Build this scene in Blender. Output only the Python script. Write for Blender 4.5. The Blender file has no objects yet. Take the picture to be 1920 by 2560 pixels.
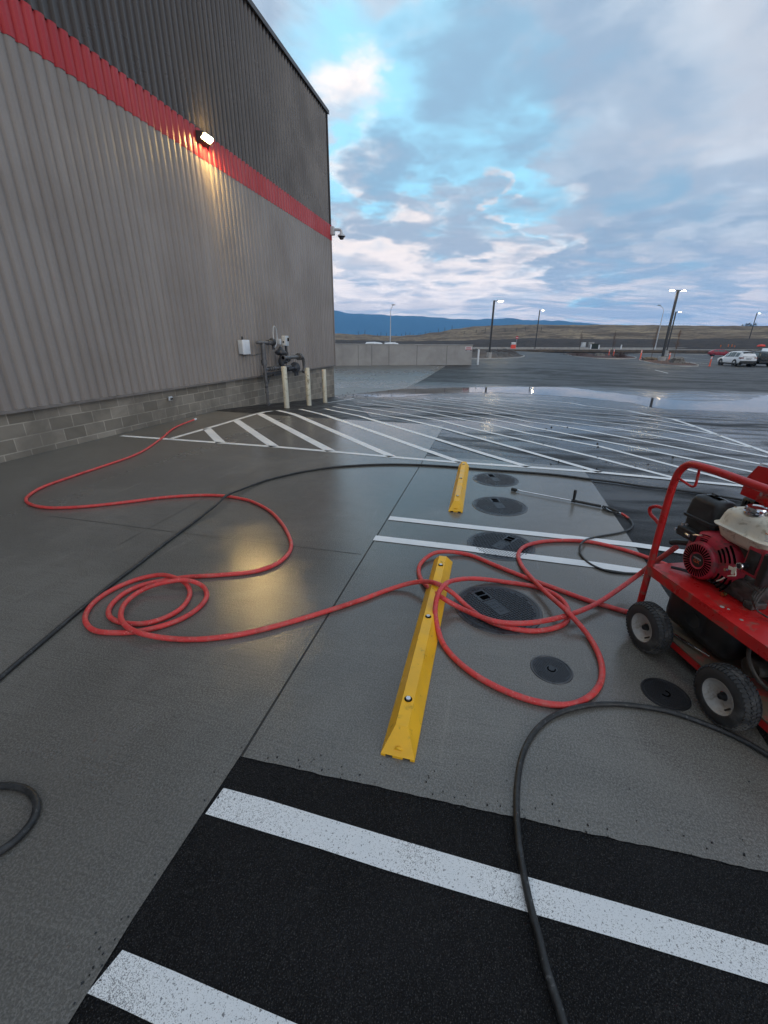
import bpy, bmesh, math, random
from mathutils import Vector, Matrix
from mathutils.geometry import tessellate_polygon
random.seed(7)
sc = bpy.context.scene
COL = sc.collection
PI = math.pi
rad = math.radians

# ------------------------------------------------------------------ camera model
F_PX, HOR, ROLL, CAM_H = 1060.0, 855.0, 0.008, 1.68
CX, CY = 960.0, 1280.0
PITCH = math.atan2(CY - HOR, F_PX)
CP, SP = math.cos(PITCH), math.sin(PITCH)
CR, SR = math.cos(ROLL), math.sin(ROLL)
EYE = Vector((0, 0, CAM_H))
def ray(x, y):
    dx, dy = x - CX, y - CY
    u = CR*dx + SR*dy; v = -SR*dx + CR*dy
    X, Y, Z = u, F_PX, -v
    return Vector((X, Y*CP + Z*SP, -Y*SP + Z*CP))
def at_z(x, y, z):
    r = ray(x, y)
    return EYE + r*((z - CAM_H)/r.z)
# building frame: s runs along the long wall, t out from it
DS = Vector((0.22736645, 0.97380927, 0)).normalized()
NT = Vector((DS.y, -DS.x, 0))
OFF = -6.7889
def st(P): return (P.dot(DS), P.dot(NT) - OFF)
def wpt(s, t, z=0.0): return DS*s + NT*(t + OFF) + Vector((0, 0, z))
def on_wall(x, y, t=0.0):
    r = ray(x, y); k = (OFF + t)/r.dot(NT)
    P = EYE + r*k
    return P.dot(DS), P.z
# ground heights on a table so that every sheet agrees exactly
def _sm(a, b, x):
    u = min(max((x-a)/(b-a), 0.0), 1.0); return u*u*(3-2*u)
def _lin(a, b, x): return min(max((x-a)/(b-a), 0.0), 1.0)
SL = [-14 + 2*i for i in range(12)] + [9.5 + 0.5*i for i in range(92)] + [58, 62, 66, 70, 76, 82, 90, 100, 112, 126, 140]
TL = [-90, -60, -40, -25, -15, -10, -6, -3, 0] + [3*i for i in range(1, 14)] + [44, 50, 58, 70, 85, 105, 130]
def h_raw(s, t):
    u = _lin(9.9, 19.0, s)
    z = -0.66*(0.75*u + 0.25*u*u*(3-2*u))
    up = 0.42*(1-_sm(9, 26, t)) - 0.03*_sm(20, 34, t)
    z += up*_sm(26, 44, s)
    return z
def _cell(L, v):
    lo, hi = 0, len(L)-1
    if v <= L[0]: return 0, 0.0
    if v >= L[-1]: return hi-1, 1.0
    while hi-lo > 1:
        m = (lo+hi)//2
        if L[m] <= v: lo = m
        else: hi = m
    return lo, (v-L[lo])/(L[lo+1]-L[lo])
def H(s, t):
    i, a = _cell(SL, s); j, b = _cell(TL, t)
    z00, z10 = h_raw(SL[i], TL[j]), h_raw(SL[i+1], TL[j])
    z01, z11 = h_raw(SL[i], TL[j+1]), h_raw(SL[i+1], TL[j+1])
    return (z00*(1-a)+z10*a)*(1-b) + (z01*(1-a)+z11*a)*b
def G(x, y, lift=0.0):
    """point of the ground (plus lift) that this line of sight meets"""
    r = ray(x, y); z = 0.0
    for i in range(70):
        P = EYE + r*((z + lift - CAM_H)/r.z)
        s, t = st(P)
        z = 0.5*z + 0.5*H(s, t)
    return P

# ------------------------------------------------------------------ object helpers
def tag(o, label=None, cat=None, group=None, kind=None):
    if label: o['label'] = label
    if cat: o['category'] = cat
    if group: o['group'] = group
    if kind: o['kind'] = kind
    return o
def thing(name, label, cat, loc=(0, 0, 0), rz=0.0, group=None):
    o = bpy.data.objects.new(name, None); COL.objects.link(o)
    o.empty_display_size = 0.2
    o.location = loc; o.rotation_euler = (0, 0, rz)
    return tag(o, label, cat, group)
def dup(root, label=None, loc=None, rz=None):
    r = root.copy(); COL.objects.link(r)
    if label: r['label'] = label
    if loc is not None: r.location = loc
    if rz is not None: r.rotation_euler = (0, 0, rz)
    for ch in list(root.children):
        c = ch.copy(); COL.objects.link(c); c.parent = r
        for g in list(ch.children):
            d = g.copy(); COL.objects.link(d); d.parent = c
    return r

class MB:
    def __init__(s): s.v = []; s.f = []; s.m = []
    def add(s, vs, fs, m=0):
        b = len(s.v); s.v += [Vector(v) for v in vs]
        for f in fs: s.f.append([b+i for i in f]); s.m.append(m)
        return s
    def box(s, c, d, m=0, rot=None, bev=0.0):
        x, y, z = d[0]/2, d[1]/2, d[2]/2
        c = Vector(c)
        if bev <= 0:
            vs = [Vector((a*x, b*y, e*z)) for a in (-1, 1) for b in (-1, 1) for e in (-1, 1)]
            fs = [(0,1,3,2), (4,6,7,5), (0,4,5,1), (2,3,7,6), (0,2,6,4), (1,5,7,3)]
        else:
            bm = bmesh.new(); bmesh.ops.create_cube(bm, size=1)
            for v in bm.verts: v.co = Vector((v.co.x*d[0], v.co.y*d[1], v.co.z*d[2]))
            bmesh.ops.bevel(bm, geom=list(bm.edges), offset=bev, segments=3, profile=0.5, affect='EDGES')
            bm.verts.index_update()
            vs = [v.co.copy() for v in bm.verts]; fs = [[v.index for v in f.verts] for f in bm.faces]
            bm.free()
        if rot is not None: vs = [rot @ v for v in vs]
        return s.add([v+c for v in vs], fs, m)
    def ring(s, c, ax, r, n, ref=None):
        ax = Vector(ax).normalized()
        u = Vector(ref) if ref is not None else (Vector((0,0,1)) if abs(ax.z) < .9 else Vector((1,0,0)))
        u = (u - ax*u.dot(ax)).normalized(); w = ax.cross(u)
        return [Vector(c) + (u*math.cos(2*PI*k/n) + w*math.sin(2*PI*k/n))*r for k in range(n)]
    def cyl(s, a, b, r, r2=None, n=14, m=0, caps=True):
        a, b = Vector(a), Vector(b); ax = b-a
        if r2 is None: r2 = r
        A = s.ring(a, ax, r, n); B = s.ring(b, ax, r2, n)
        fs = [(k, (k+1) % n, n+(k+1) % n, n+k) for k in range(n)]
        if caps: fs += [tuple(range(n-1, -1, -1)), tuple(range(n, 2*n))]
        return s.add(A+B, fs, m)
    def lathe(s, c, ax, prof, n=24, m=0, mats=None):
        """prof: list of (distance along axis, radius)"""
        c = Vector(c); ax = Vector(ax).normalized(); vs = []; fs = []
        for (h, r) in prof: vs += s.ring(c+ax*h, ax, max(r, 1e-4), n)
        for i in range(len(prof)-1):
            for k in range(n):
                fs.append((i*n+k, i*n+(k+1) % n, (i+1)*n+(k+1) % n, (i+1)*n+k))
        b = len(s.f); s.add(vs, fs, m)
        if mats:
            for i in range(len(prof)-1):
                for k in range(n): s.m[b+i*n+k] = mats[i]
        return s
    def tube(s, pts, r, n=10, m=0, caps=True):
        pts = [Vector(p) for p in pts]; rs = r if isinstance(r, (list, tuple)) else [r]*len(pts)
        T = []
        for i in range(len(pts)):
            a = pts[max(i-1, 0)]; b = pts[min(i+1, len(pts)-1)]
            d = b-a; T.append(d.normalized() if d.length > 1e-9 else Vector((1, 0, 0)))
        u = Vector((0,0,1)) if abs(T[0].z) < .9 else Vector((1,0,0))
        vs = []
        for i, p in enumerate(pts):
            u = u - T[i]*u.dot(T[i])
            if u.length < 1e-6: u = T[i].orthogonal()
            u.normalize(); w = T[i].cross(u)
            vs += [p + (u*math.cos(2*PI*k/n) + w*math.sin(2*PI*k/n))*rs[i] for k in range(n)]
        fs = [(i*n+k, i*n+(k+1) % n, (i+1)*n+(k+1) % n, (i+1)*n+k) for i in range(len(pts)-1) for k in range(n)]
        if caps:
            e = (len(pts)-1)*n
            fs += [tuple(range(n-1, -1, -1)), tuple(range(e, e+n))]
        return s.add(vs, fs, m)
    def prism(s, poly, a, b, fn, m=0):
        """poly in 2-D, extruded from a to b; fn(u,v,w)->3-D"""
        n = len(poly)
        vs = [fn(u, v, a) for u, v in poly] + [fn(u, v, b) for u, v in poly]
        fs = [(k, (k+1) % n, n+(k+1) % n, n+k) for k in range(n)]
        fs += [tuple(range(n-1, -1, -1)), tuple(range(n, 2*n))]
        return s.add(vs, fs, m)
    def build(s, name, mats, parent=None, smooth=35, loc=None):
        me = bpy.data.meshes.new(name)
        me.from_pydata([tuple(v) for v in s.v], [], s.f)
        if not isinstance(mats, (list, tuple)): mats = [mats]
        for mt in mats: me.materials.append(mt)
        for p, mi in zip(me.polygons, s.m): p.material_index = mi
        bm = bmesh.new(); bm.from_mesh(me)
        bmesh.ops.recalc_face_normals(bm, faces=bm.faces); bm.to_mesh(me); bm.free()
        if smooth:
            me.shade_smooth(); me.set_sharp_from_angle(angle=rad(smooth))
        o = bpy.data.objects.new(name, me); COL.objects.link(o)
        if parent is not None: o.parent = parent
        if loc is not None: o.location = loc
        return o
def catmull(P, step=0.03):
    P = [Vector(p) for p in P]; out = []
    Q = [P[0]*2-P[1]] + P + [P[-1]*2-P[-2]]
    for i in range(1, len(Q)-2):
        p0, p1, p2, p3 = Q[i-1], Q[i], Q[i+1], Q[i+2]
        # centripetal parametrisation keeps uneven spacing free of loops
        t0 = 0; t1 = t0 + max((p1-p0).length, 1e-5)**.5; t2 = t1 + max((p2-p1).length, 1e-5)**.5; t3 = t2 + max((p3-p2).length, 1e-5)**.5
        n = max(2, int((p2-p1).length/step))
        for k in range(n):
            t = t1 + (t2-t1)*k/n
            a1 = p0*((t1-t)/(t1-t0)) + p1*((t-t0)/(t1-t0)); a2 = p1*((t2-t)/(t2-t1)) + p2*((t-t1)/(t2-t1)); a3 = p2*((t3-t)/(t3-t2)) + p3*((t-t2)/(t3-t2))
            b1 = a1*((t2-t)/(t2-t0)) + a2*((t-t0)/(t2-t0)); b2 = a2*((t3-t)/(t3-t1)) + a3*((t-t1)/(t3-t1))
            out.append(b1*((t2-t)/(t2-t1)) + b2*((t-t1)/(t2-t1)))
    out.append(P[-1]); return out

# ------------------------------------------------------------------ material helpers
class NT_:
    def __init__(s, tree): s.t = tree; s.n = tree.nodes; s.l = tree.links
    def new(s, typ, **kw):
        n = s.n.new(typ)
        for k, v in kw.items(): setattr(n, k, v)
        return n
    def put(s, sock, v):
        if v is None: return
        if isinstance(v, bpy.types.NodeSocket): s.l.new(v, sock)
        elif isinstance(v, (int, float)):
            if hasattr(sock.default_value, '__len__'): sock.default_value = (v, v, v, 1)[:len(sock.default_value)]
            else: sock.default_value = v
        else:
            v = tuple(v); n = len(sock.default_value)
            sock.default_value = v[:n] if len(v) >= n else v + (1.0,)*(n-len(v))
    def math(s, op, a, b=None, c=None, clamp=False):
        n = s.new('ShaderNodeMath', operation=op, use_clamp=clamp)
        for i, v in enumerate((a, b, c)):
            if v is not None: s.put(n.inputs[i], v)
        return n.outputs[0]
    def vmath(s, op, a, b=None, out=0):
        n = s.new('ShaderNodeVectorMath', operation=op)
        s.put(n.inputs[0], a)
        if b is not None: s.put(n.inputs[1], b)
        return n.outputs['Value'] if op in ('DOT_PRODUCT', 'LENGTH', 'DISTANCE') else n.outputs[0]
    def coord(s, out='Object'): return s.new('ShaderNodeTexCoord').outputs[out]
    def mapping(s, v, scale=(1, 1, 1), rot=(0, 0, 0), loc=(0, 0, 0)):
        n = s.new('ShaderNodeMapping'); s.put(n.inputs['Vector'], v)
        n.inputs['Scale'].default_value = scale; n.inputs['Rotation'].default_value = rot; n.inputs['Location'].default_value = loc
        return n.outputs[0]
    def noise(s, v, scale, detail=4, rough=.55, dist=0.0, out=0):
        n = s.new('ShaderNodeTexNoise'); s.put(n.inputs['Vector'], v)
        s.put(n.inputs['Scale'], scale); n.inputs['Detail'].default_value = detail
        n.inputs['Roughness'].default_value = rough; n.inputs['Distortion'].default_value = dist
        return n.outputs[out]
    def voro(s, v, scale, feature='F1', out=0, rnd=1.0):
        n = s.new('ShaderNodeTexVoronoi', feature=feature); s.put(n.inputs['Vector'], v); s.put(n.inputs['Scale'], scale)
        n.inputs['Randomness'].default_value = rnd
        return n.outputs[out]
    def ramp(s, f, a, b, lo=0.0, hi=1.0, smooth=True):
        n = s.new('ShaderNodeMapRange', interpolation_type='SMOOTHSTEP' if smooth else 'LINEAR')
        s.put(n.inputs[0], f); s.put(n.inputs[1], a); s.put(n.inputs[2], b); s.put(n.inputs[3], lo); s.put(n.inputs[4], hi)
        return n.outputs[0]
    def mix(s, f, a, b, blend='MIX'):
        n = s.new('ShaderNodeMix', data_type='RGBA', blend_type=blend)
        s.put(n.inputs[0], f); s.put(n.inputs[6], a); s.put(n.inputs[7], b)
        return n.outputs[2]
    def bump(s, h, strength=.3, dist=.01, normal=None):
        n = s.new('ShaderNodeBump'); s.put(n.inputs['Height'], h)
        s.put(n.inputs['Strength'], strength); n.inputs['Distance'].default_value = dist
        if normal is not None: s.l.new(normal, n.inputs['Normal'])
        return n.outputs[0]
def mat(name, fn=None, **kw):
    m = bpy.data.materials.new(name); m.use_nodes = True
    N = NT_(m.node_tree); b = N.n['Principled BSDF']
    N.b = b
    for k, v in kw.items(): N.put(b.inputs[k], v)
    if fn: fn(N, b)
    return m
def simple(name, col, rough=.5, metal=0.0, var=.25, scale=6.0, bump=0.0, bscale=200.0, rvar=.15, dirt=None, dirt_amt=.5, dscale=9.0, **kw):
    """painted / plastic / metal surface with uneven tone, uneven gloss and optional dirt"""
    def fn(N, b):
        v = N.coord('Object')
        n = N.noise(v, scale, 6, .6)
        f = N.ramp(n, .3, .7, 1-var, 1+var*.6)
        c = N.vmath('MULTIPLY', col, f)
        # scalar f feeds every component
        if dirt is not None:
            dn = N.noise(v, dscale, 8, .65, .6)
            dm = N.ramp(dn, .62-.3*dirt_amt, .74-.2*dirt_amt)
            c = N.mix(dm, c, dirt)
            N.put(b.inputs['Roughness'], N.math('ADD', N.ramp(n, .3, .7, rough-rvar, rough+rvar), N.math('MULTIPLY', dm, .25), clamp=True))
        else:
            N.put(b.inputs['Roughness'], N.ramp(n, .3, .7, max(rough-rvar, .03), min(rough+rvar, 1)))
        N.put(b.inputs['Base Color'], c)
        b.inputs['Metallic'].default_value = metal
        if bump: N.put(b.inputs['Normal'], N.bump(N.noise(v, bscale, 4, .6), bump, .003))
        for k, val in kw.items(): N.put(b.inputs[k], val)
    return mat(name, fn)

M = {}
# --- wet concrete
def concrete_fn(N, b):
    v = N.coord('Object')
    s = N.vmath('DOT_PRODUCT', v, tuple(DS)); t = N.vmath('DOT_PRODUCT', v, tuple(NT))
    cmb = N.new('ShaderNodeCombineXYZ'); N.put(cmb.inputs[0], s); N.put(cmb.inputs[1], t)
    q = cmb.outputs[0]
    big = N.noise(q, .55, 6, .6, .8)
    mid = N.noise(q, 3.2, 7, .62, .4)
    fine = N.noise(q, 120, 4, .6)
    broom = N.noise(N.mapping(q, (90, 3.0, 1)), 1.0, 4, .6)          # brush strokes run across the slab
    swirl = N.noise(N.mapping(q, (1.2, 5.5, 1), (0, 0, .6)), 1.0, 6, .65, 1.2)
    c = N.mix(N.ramp(mid, .3, .7), (.116, .109, .096), (.164, .155, .138))
    c = N.mix(N.ramp(big, .35, .65, 0, .75), c, (.106, .099, .086))
    c = N.mix(N.ramp(broom, .46, .66, 0, .34), c, (.062, .058, .052))
    c = N.mix(N.ramp(swirl, .56, .74, 0, .30), c, (.16, .15, .132))
    scr = N.noise(N.mapping(q, (.9, 14, 1), (0, 0, .35)), 1.0, 5, .6, .5); scr2 = N.noise(N.mapping(q, (11, 1.3, 1), (0, 0, -.5)), 1.0, 5, .6, .7)
    c = N.mix(N.ramp(scr, .64, .70, 0, .40), c, (.22, .205, .18)); c = N.mix(N.ramp(scr2, .66, .71, 0, .30), c, (.21, .195, .17))
    spot = N.noise(q, 26, 3, .5); c = N.mix(N.ramp(spot, .70, .76, 0, .55), c, (.045, .042, .040))
    c = N.mix(N.ramp(fine, .44, .60, 0, .55), c, (.24, .23, .21))
    c = N.mix(N.ramp(N.noise(q, 300, 2, .5), .50, .62, 0, .55), c, (.034, .032, .028))
    fs_ = N.math('ADD', N.math('ADD', N.math('MULTIPLY', big, .55), N.math('MULTIPLY', mid, .33)), N.math('MULTIPLY', swirl, .12))
    film = N.ramp(fs_, .34, .60)
    c = N.vmath('MULTIPLY', c, N.ramp(fs_, .42, .55, 1.06, .92))
    N.put(b.inputs['Base Color'], c)
    far = N.math('MULTIPLY', N.ramp(s, -.2, 2.2), N.ramp(N.math('SUBTRACT', t, OFF), 1.0, 3.4))
    wet = N.math('MULTIPLY', N.math('ADD', .62, N.math('MULTIPLY', film, .38)), N.math('ADD', .22, N.math('MULTIPLY', far, .78)), clamp=True)
    N.put(b.inputs['Roughness'], N.ramp(wet, 0, 1, .46, .11, False))
    b.inputs['IOR'].default_value = 1.55
    hgt = N.math('ADD', N.math('MULTIPLY', fine, 1.0), N.math('MULTIPLY', broom, N.ramp(wet, .2, .8, .8, .12)))
    N.put(b.inputs['Normal'], N.bump(hgt, N.ramp(wet, 0, 1, .34, .22, False), .004))
M['concrete'] = mat('wet_concrete', concrete_fn)
# --- asphalt
def asphalt_fn(N, b):
    v = N.coord('Object')
    s = N.vmath('DOT_PRODUCT', v, tuple(DS)); t = N.vmath('DOT_PRODUCT', v, tuple(NT))
    cmb = N.new('ShaderNodeCombineXYZ'); N.put(cmb.inputs[0], s); N.put(cmb.inputs[1], t)
    q = cmb.outputs[0]
    stones = N.voro(q, 130); stones2 = N.voro(q, 300); tone = N.voro(q, 95, out=1)
    n = N.noise(q, 2.0, 6, .6); g = N.noise(q, 240, 3, .6)
    c = N.mix(N.ramp(n, .3, .7), (.0056, .0056, .0062), (.0112, .0112, .0122))
    sep = N.new('ShaderNodeSeparateColor'); N.l.new(tone, sep.inputs[0])
    c = N.mix(N.ramp(sep.outputs[0], .80, 1.0, 0, .25), c, (.04, .039, .038))
    c = N.mix(N.ramp(g, .55, .68, 0, .9), c, (.080, .078, .077))
    c = N.mix(N.ramp(N.noise(q, 46, 5, .75), .60, .68, 0, .55), c, (.058, .056, .054))
    c = N.mix(N.ramp(N.noise(q, 110, 4, .7), .58, .66, 0, .8), c, (.0025, .0025, .003))
    N.put(b.inputs['Base Color'], c)
    away = N.ramp(s, 2.5, 7.0)
    blot = N.noise(N.mapping(q, (.55, .16, 1)), 1.0, 7, .6, .9)
    blot2 = N.noise(N.mapping(q, (2.4, .8, 1)), 1.0, 6, .62, .5)
    w0 = N.ramp(N.math('ADD', N.math('MULTIPLY', blot, .62), N.math('MULTIPLY', blot2, .38)), .40, .58)
    swale = N.math('MULTIPLY', N.ramp(s, 13.5, 18.5), N.ramp(s, 30, 24.5))
    wet = N.math('MAXIMUM', N.math('MULTIPLY', w0, away), N.math('MULTIPLY', swale, .85))
    lot = N.ramp(s, 25.0, 29.0); wet = N.math('MULTIPLY', wet, N.math('SUBTRACT', 1.0, N.math('MULTIPLY', lot, .72)))
    c = N.mix(N.math('MULTIPLY', lot, .8), c, N.mix(N.ramp(n, .3, .7), (.040, .039, .037), (.056, .054, .051)))
    N.put(b.inputs['Base Color'], c)
    N.put(b.inputs['Roughness'], N.ramp(wet, 0, 1, .58, .15, False))
    b.inputs['IOR'].default_value = 1.42; N.put(b.inputs['Specular IOR Level'], N.ramp(wet, 0, .6, .14, .5, False))
    hgt = N.math('ADD', N.math('MULTIPLY', stones, 1.0), N.math('MULTIPLY', stones2, .35))
    hgt = N.math('ADD', hgt, N.math('MULTIPLY', g, .5))
    N.put(b.inputs['Normal'], N.bump(hgt, N.ramp(wet, 0, 1, .75, .05, False), .006))
M['asphalt'] = mat('wet_asphalt', asphalt_fn)
def patch_fn(N, b):
    v = N.coord('Object')
    n = N.noise(v, 3, 6, .6)
    N.put(b.inputs['Base Color'], N.mix(N.ramp(n, .3, .7), (.005, .005, .0055), (.012, .012, .013)))
    N.put(b.inputs['Roughness'], N.ramp(n, .35, .7, .55, .35))
    N.put(b.inputs['Normal'], N.bump(N.voro(v, 90), .6, .006))
M['patch'] = mat('new_asphalt', patch_fn)
# --- road paint
def paint_fn(wear, scale, rough):
    def fn(N, b):
        v = N.coord('Object')
        n = N.noise(v, scale, 5, .7); n2 = N.noise(v, 3.0, 5, .6); n3 = N.noise(v, scale*.32, 4, .6)
        k = N.math('ADD', N.math('MULTIPLY', n, .7), N.math('MULTIPLY', n2, .3))
        m = N.math('MAXIMUM', N.ramp(k, wear, wear+.05), N.ramp(n3, wear+.06, wear+.12))
        c = N.mix(N.ramp(n2, .3, .7), (.68, .70, .71), (.80, .81, .81))
        N.put(b.inputs['Base Color'], N.mix(N.math('MULTIPLY', m, .8), c, (.08, .08, .08)))
        N.put(b.inputs['Roughness'], N.ramp(n2, .35, .65, rough, rough+.2))
        N.put(b.inputs['Normal'], N.bump(N.noise(v, scale*.8, 3, .6), .25, .003))
    return fn
M['paint'] = mat('white_road_paint', paint_fn(.63, 160, .35))
M['paint_rough'] = mat('white_paint_on_coarse_asphalt', paint_fn(.535, 330, .5))
M['joint'] = simple('joint_gap', (.022, .021, .020), .7)
M['joint_pale'] = simple('joint_pale', (.21, .20, .185), .6)
def water_fn(N, b):
    v = N.coord('Object')
    b.inputs['Base Color'].default_value = (.018, .018, .019, 1)
    N.put(b.inputs['Roughness'], N.ramp(N.noise(v, .7, 4), .35, .65, .015, .07))
    b.inputs['IOR'].default_value = 1.33
    N.put(b.inputs['Normal'], N.bump(N.noise(N.mapping(v, (1.0, 2.2, 1)), 2.0, 3, .5), .035, .02))
M['water'] = mat('standing_water', water_fn)
def film_fn(N, b):
    v = N.coord('Object')
    b.inputs['Base Color'].default_value = (.11, .108, .105, 1); N.put(b.inputs['Roughness'], N.ramp(N.noise(v, 1.5, 5), .35, .65, .22, .36)); b.inputs['IOR'].default_value = 1.6
    N.put(b.inputs['Normal'], N.bump(N.noise(N.mapping(v, (1.0, 2.5, 1)), 3.0, 5, .6), .30, .03))
M['film'] = mat('thin_water_film', film_fn)
# --- building
def siding_fn(c1, c2, rough=.45):
    def fn(N, b):
        v = N.coord('Object')
        streak = N.noise(N.mapping(v, (2.2, 2.2, .12)), 1.0, 7, .65)
        n = N.noise(v, .5, 5, .6); sp = N.noise(v, 14, 3, .5)
        c = N.mix(N.ramp(streak, .3, .7), c1, c2)
        c = N.mix(N.ramp(n, .4, .7, 0, .35), c, tuple(k*.78 for k in c1))
        c = N.mix(N.ramp(sp, .74, .79, 0, .6), c, tuple(k*.35 for k in c1))
        N.put(b.inputs['Base Color'], c); N.put(b.inputs['Roughness'], N.ramp(n, .3, .7, rough-.08, rough+.1))
        N.put(b.inputs['Normal'], N.bump(N.noise(v, 160, 3, .6), .12, .002))
    return fn
M['taupe'] = mat('taupe_steel_siding', siding_fn((.250, .214, .188), (.300, .262, .233)))
M['dark_siding'] = mat('charcoal_steel_siding', siding_fn((.062, .052, .047), (.086, .073, .067), .27))
M['red_siding'] = mat('red_steel_stripe', siding_fn((.42, .016, .021), (.48, .022, .028), .40))
def block_fn(N, b):
    v = N.coord('Object')
    sep = N.new('ShaderNodeSeparateXYZ'); N.l.new(v, sep.inputs[0])
    along = N.math('ADD', sep.outputs[0], sep.outputs[1])
    cmb = N.new('ShaderNodeCombineXYZ'); N.put(cmb.inputs[0], along); N.put(cmb.inputs[1], N.math('ADD', sep.outputs[2], .108))
    br = N.new('ShaderNodeTexBrick'); N.l.new(cmb.outputs[0], br.inputs['Vector'])
    br.offset = .5; br.inputs['Scale'].default_value = 1.0
    br.inputs['Brick Width'].default_value = .406; br.inputs['Row Height'].default_value = .2032
    br.inputs['Mortar Size'].default_value = .009; br.inputs['Mortar Smooth'].default_value = .3; br.inputs['Bias'].default_value = 0
    br.inputs['Color1'].default_value = (.185, .158, .122, 1); br.inputs['Color2'].default_value = (.315, .272, .215, 1)
    br.inputs['Mortar'].default_value = (.42, .37, .30, 1)
    n = N.noise(v, 1.6, 7, .65, .6); f = N.noise(v, 60, 5, .65)
    c = N.mix(N.ramp(n, .36, .66, 0, .6), br.outputs['Color'], (.115, .097, .074))
    c = N.mix(N.ramp(f, .55, .75, 0, .4), c, (.20, .175, .145))
    N.put(b.inputs['Base Color'], c); N.put(b.inputs['Roughness'], N.ramp(n, .3, .7, .75, .5))
    hgt = N.math('SUBTRACT', N.math('MULTIPLY', f, .35), br.outputs['Fac'])
    N.put(b.inputs['Normal'], N.bump(hgt, .5, .006))
M['block'] = mat('wet_concrete_block', block_fn)
M['trim'] = simple('dark_trim', (.055, .048, .045), .4, scale=2)
M['flash'] = simple('flashing', (.19, .165, .145), .4, scale=3)
# --- smaller stuff
M['yellow'] = simple('yellow_wheel_stop', (.85, .455, .014), .42, var=.10, scale=7, bump=.2, bscale=260, dirt=(.42, .25, .03), dirt_amt=.10, dscale=16)
M['steel'] = simple('zinc_steel', (.62, .63, .65), .28, 1.0)
M['chrome'] = simple('polished_metal', (.72, .72, .74), .12, 1.0, rvar=.05)
M['hole'] = simple('dark_recess', (.003, .003, .0035), .9, **{'Specular IOR Level': 0.0})
def hose_fn(c1, c2, dust):
    def fn(N, b):
        v = N.coord('Object')
        n = N.noise(v, 9, 7, .65); f = N.noise(v, 210, 3, .6)
        c = N.mix(N.ramp(n, .35, .65), c1, c2)
        c = N.mix(N.ramp(N.noise(v, 22, 6, .7, .4), .46, .62, 0, .60), c, dust)
        c = N.mix(N.ramp(N.noise(v, 5.5, 8, .7, .8), .54, .62, 0, .45), c, tuple(k*.55 for k in c1)); c = N.mix(N.ramp(N.noise(v, 70, 3, .6), .62, .68, 0, .7), c, tuple(min(1, k*1.5+.05) for k in dust))
        c = N.mix(N.ramp(f, .5, .75, 0, .35), c, dust)
        N.put(b.inputs['Base Color'], c); N.put(b.inputs['Roughness'], N.ramp(n, .3, .7, .40, .62))
        N.put(b.inputs['Normal'], N.bump(f, .35, .002))
    return fn
M['red_hose'] = mat('red_rubber_hose', hose_fn((.56, .034, .034), (.66, .052, .050), (.47, .13, .11)))
M['black_hose'] = mat('black_rubber_hose', hose_fn((.009, .0095, .010), (.016, .017, .018), (.040, .041, .041)))
M['iron'] = simple('cast_iron_cover', (.030, .034, .042), .38, .25, var=.25, scale=10, bump=.2, bscale=160)
M['iron_rim'] = simple('cast_iron_rim', (.060, .063, .069), .36, .15, var=.3, scale=10)
M['cart_red'] = simple('red_cart_paint', (.50, .014, .014), .36, var=.15, scale=5, dirt=(.24, .075, .055), dirt_amt=.25, dscale=11, bump=.06, bscale=90)
M['tray_dirt'] = simple('muddy_red_tray', (.46, .018, .016), .5, var=.3, scale=5, dirt=(.115, .085, .055), dirt_amt=1.15, dscale=6)
M['engine_red'] = simple('engine_red', (.42, .024, .046), .45, var=.25, scale=12, dirt=(.16, .045, .045), dirt_amt=.4, dscale=18, bump=.1)
M['tank'] = simple('cream_fuel_tank', (.70, .65, .52), .42, var=.14, scale=8, dirt=(.40, .35, .25), dirt_amt=.3, dscale=20, bump=.08)
M['black'] = simple('black_plastic', (.014, .015, .016), .48, var=.3, scale=14, dirt=(.035, .036, .036), dirt_amt=.35, dscale=14, bump=.12)
M['black_gloss'] = simple('black_gloss', (.010, .010, .011), .25)
M['grime'] = simple('greasy_casting', (.085, .078, .070), .55, .3, var=.5, scale=18, bump=.4, bscale=70, dirt=(.03, .028, .024), dirt_amt=.6)
M['tyre'] = simple('worn_rubber_tyre', (.026, .027, .028), .68, var=.4, scale=20, bump=.25, bscale=130, dirt=(.085, .082, .076), dirt_amt=.42, dscale=10)
M['rim'] = simple('dusty_grey_rim', (.40, .385, .355), .55, var=.25, scale=9, dirt=(.24, .215, .18), dirt_amt=.5, dscale=12)
M['orange_txt'] = simple('orange_emblem', (.50, .07, .015), .5)
M['pale_txt'] = simple('pale_emblem', (.50, .48, .46), .4)
M['brass'] = simple('brass', (.48, .33, .12), .35, .9)
M['label'] = simple('paper_label', (.60, .60, .58), .5)
M['warn'] = simple('orange_warning', (.62, .14, .02), .5)
M['bollard'] = simple('chipped_cream_paint', (.56, .53, .42), .45, var=.12, scale=4, dirt=(.15, .13, .07), dirt_amt=.32, dscale=7, bump=.1)
M['pipe'] = simple('grey_painted_pipe', (.125, .122, .122), .38, .2, var=.35, scale=9, dirt=(.16, .15, .14), dirt_amt=.25, dscale=14)
M['pipe_dark'] = simple('dark_pipe', (.048, .050, .056), .5, .1, var=.4, scale=12)
M['grey_box'] = simple('light_grey_box', (.52, .54, .55), .45, var=.1)
M['white'] = simple('white_plastic', (.74, .75, .76), .4, var=.08)
M['cam_grey'] = simple('camera_housing', (.56, .57, .58), .4, var=.08)
M['dome'] = simple('dark_dome', (.012, .010, .016), .12)
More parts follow.
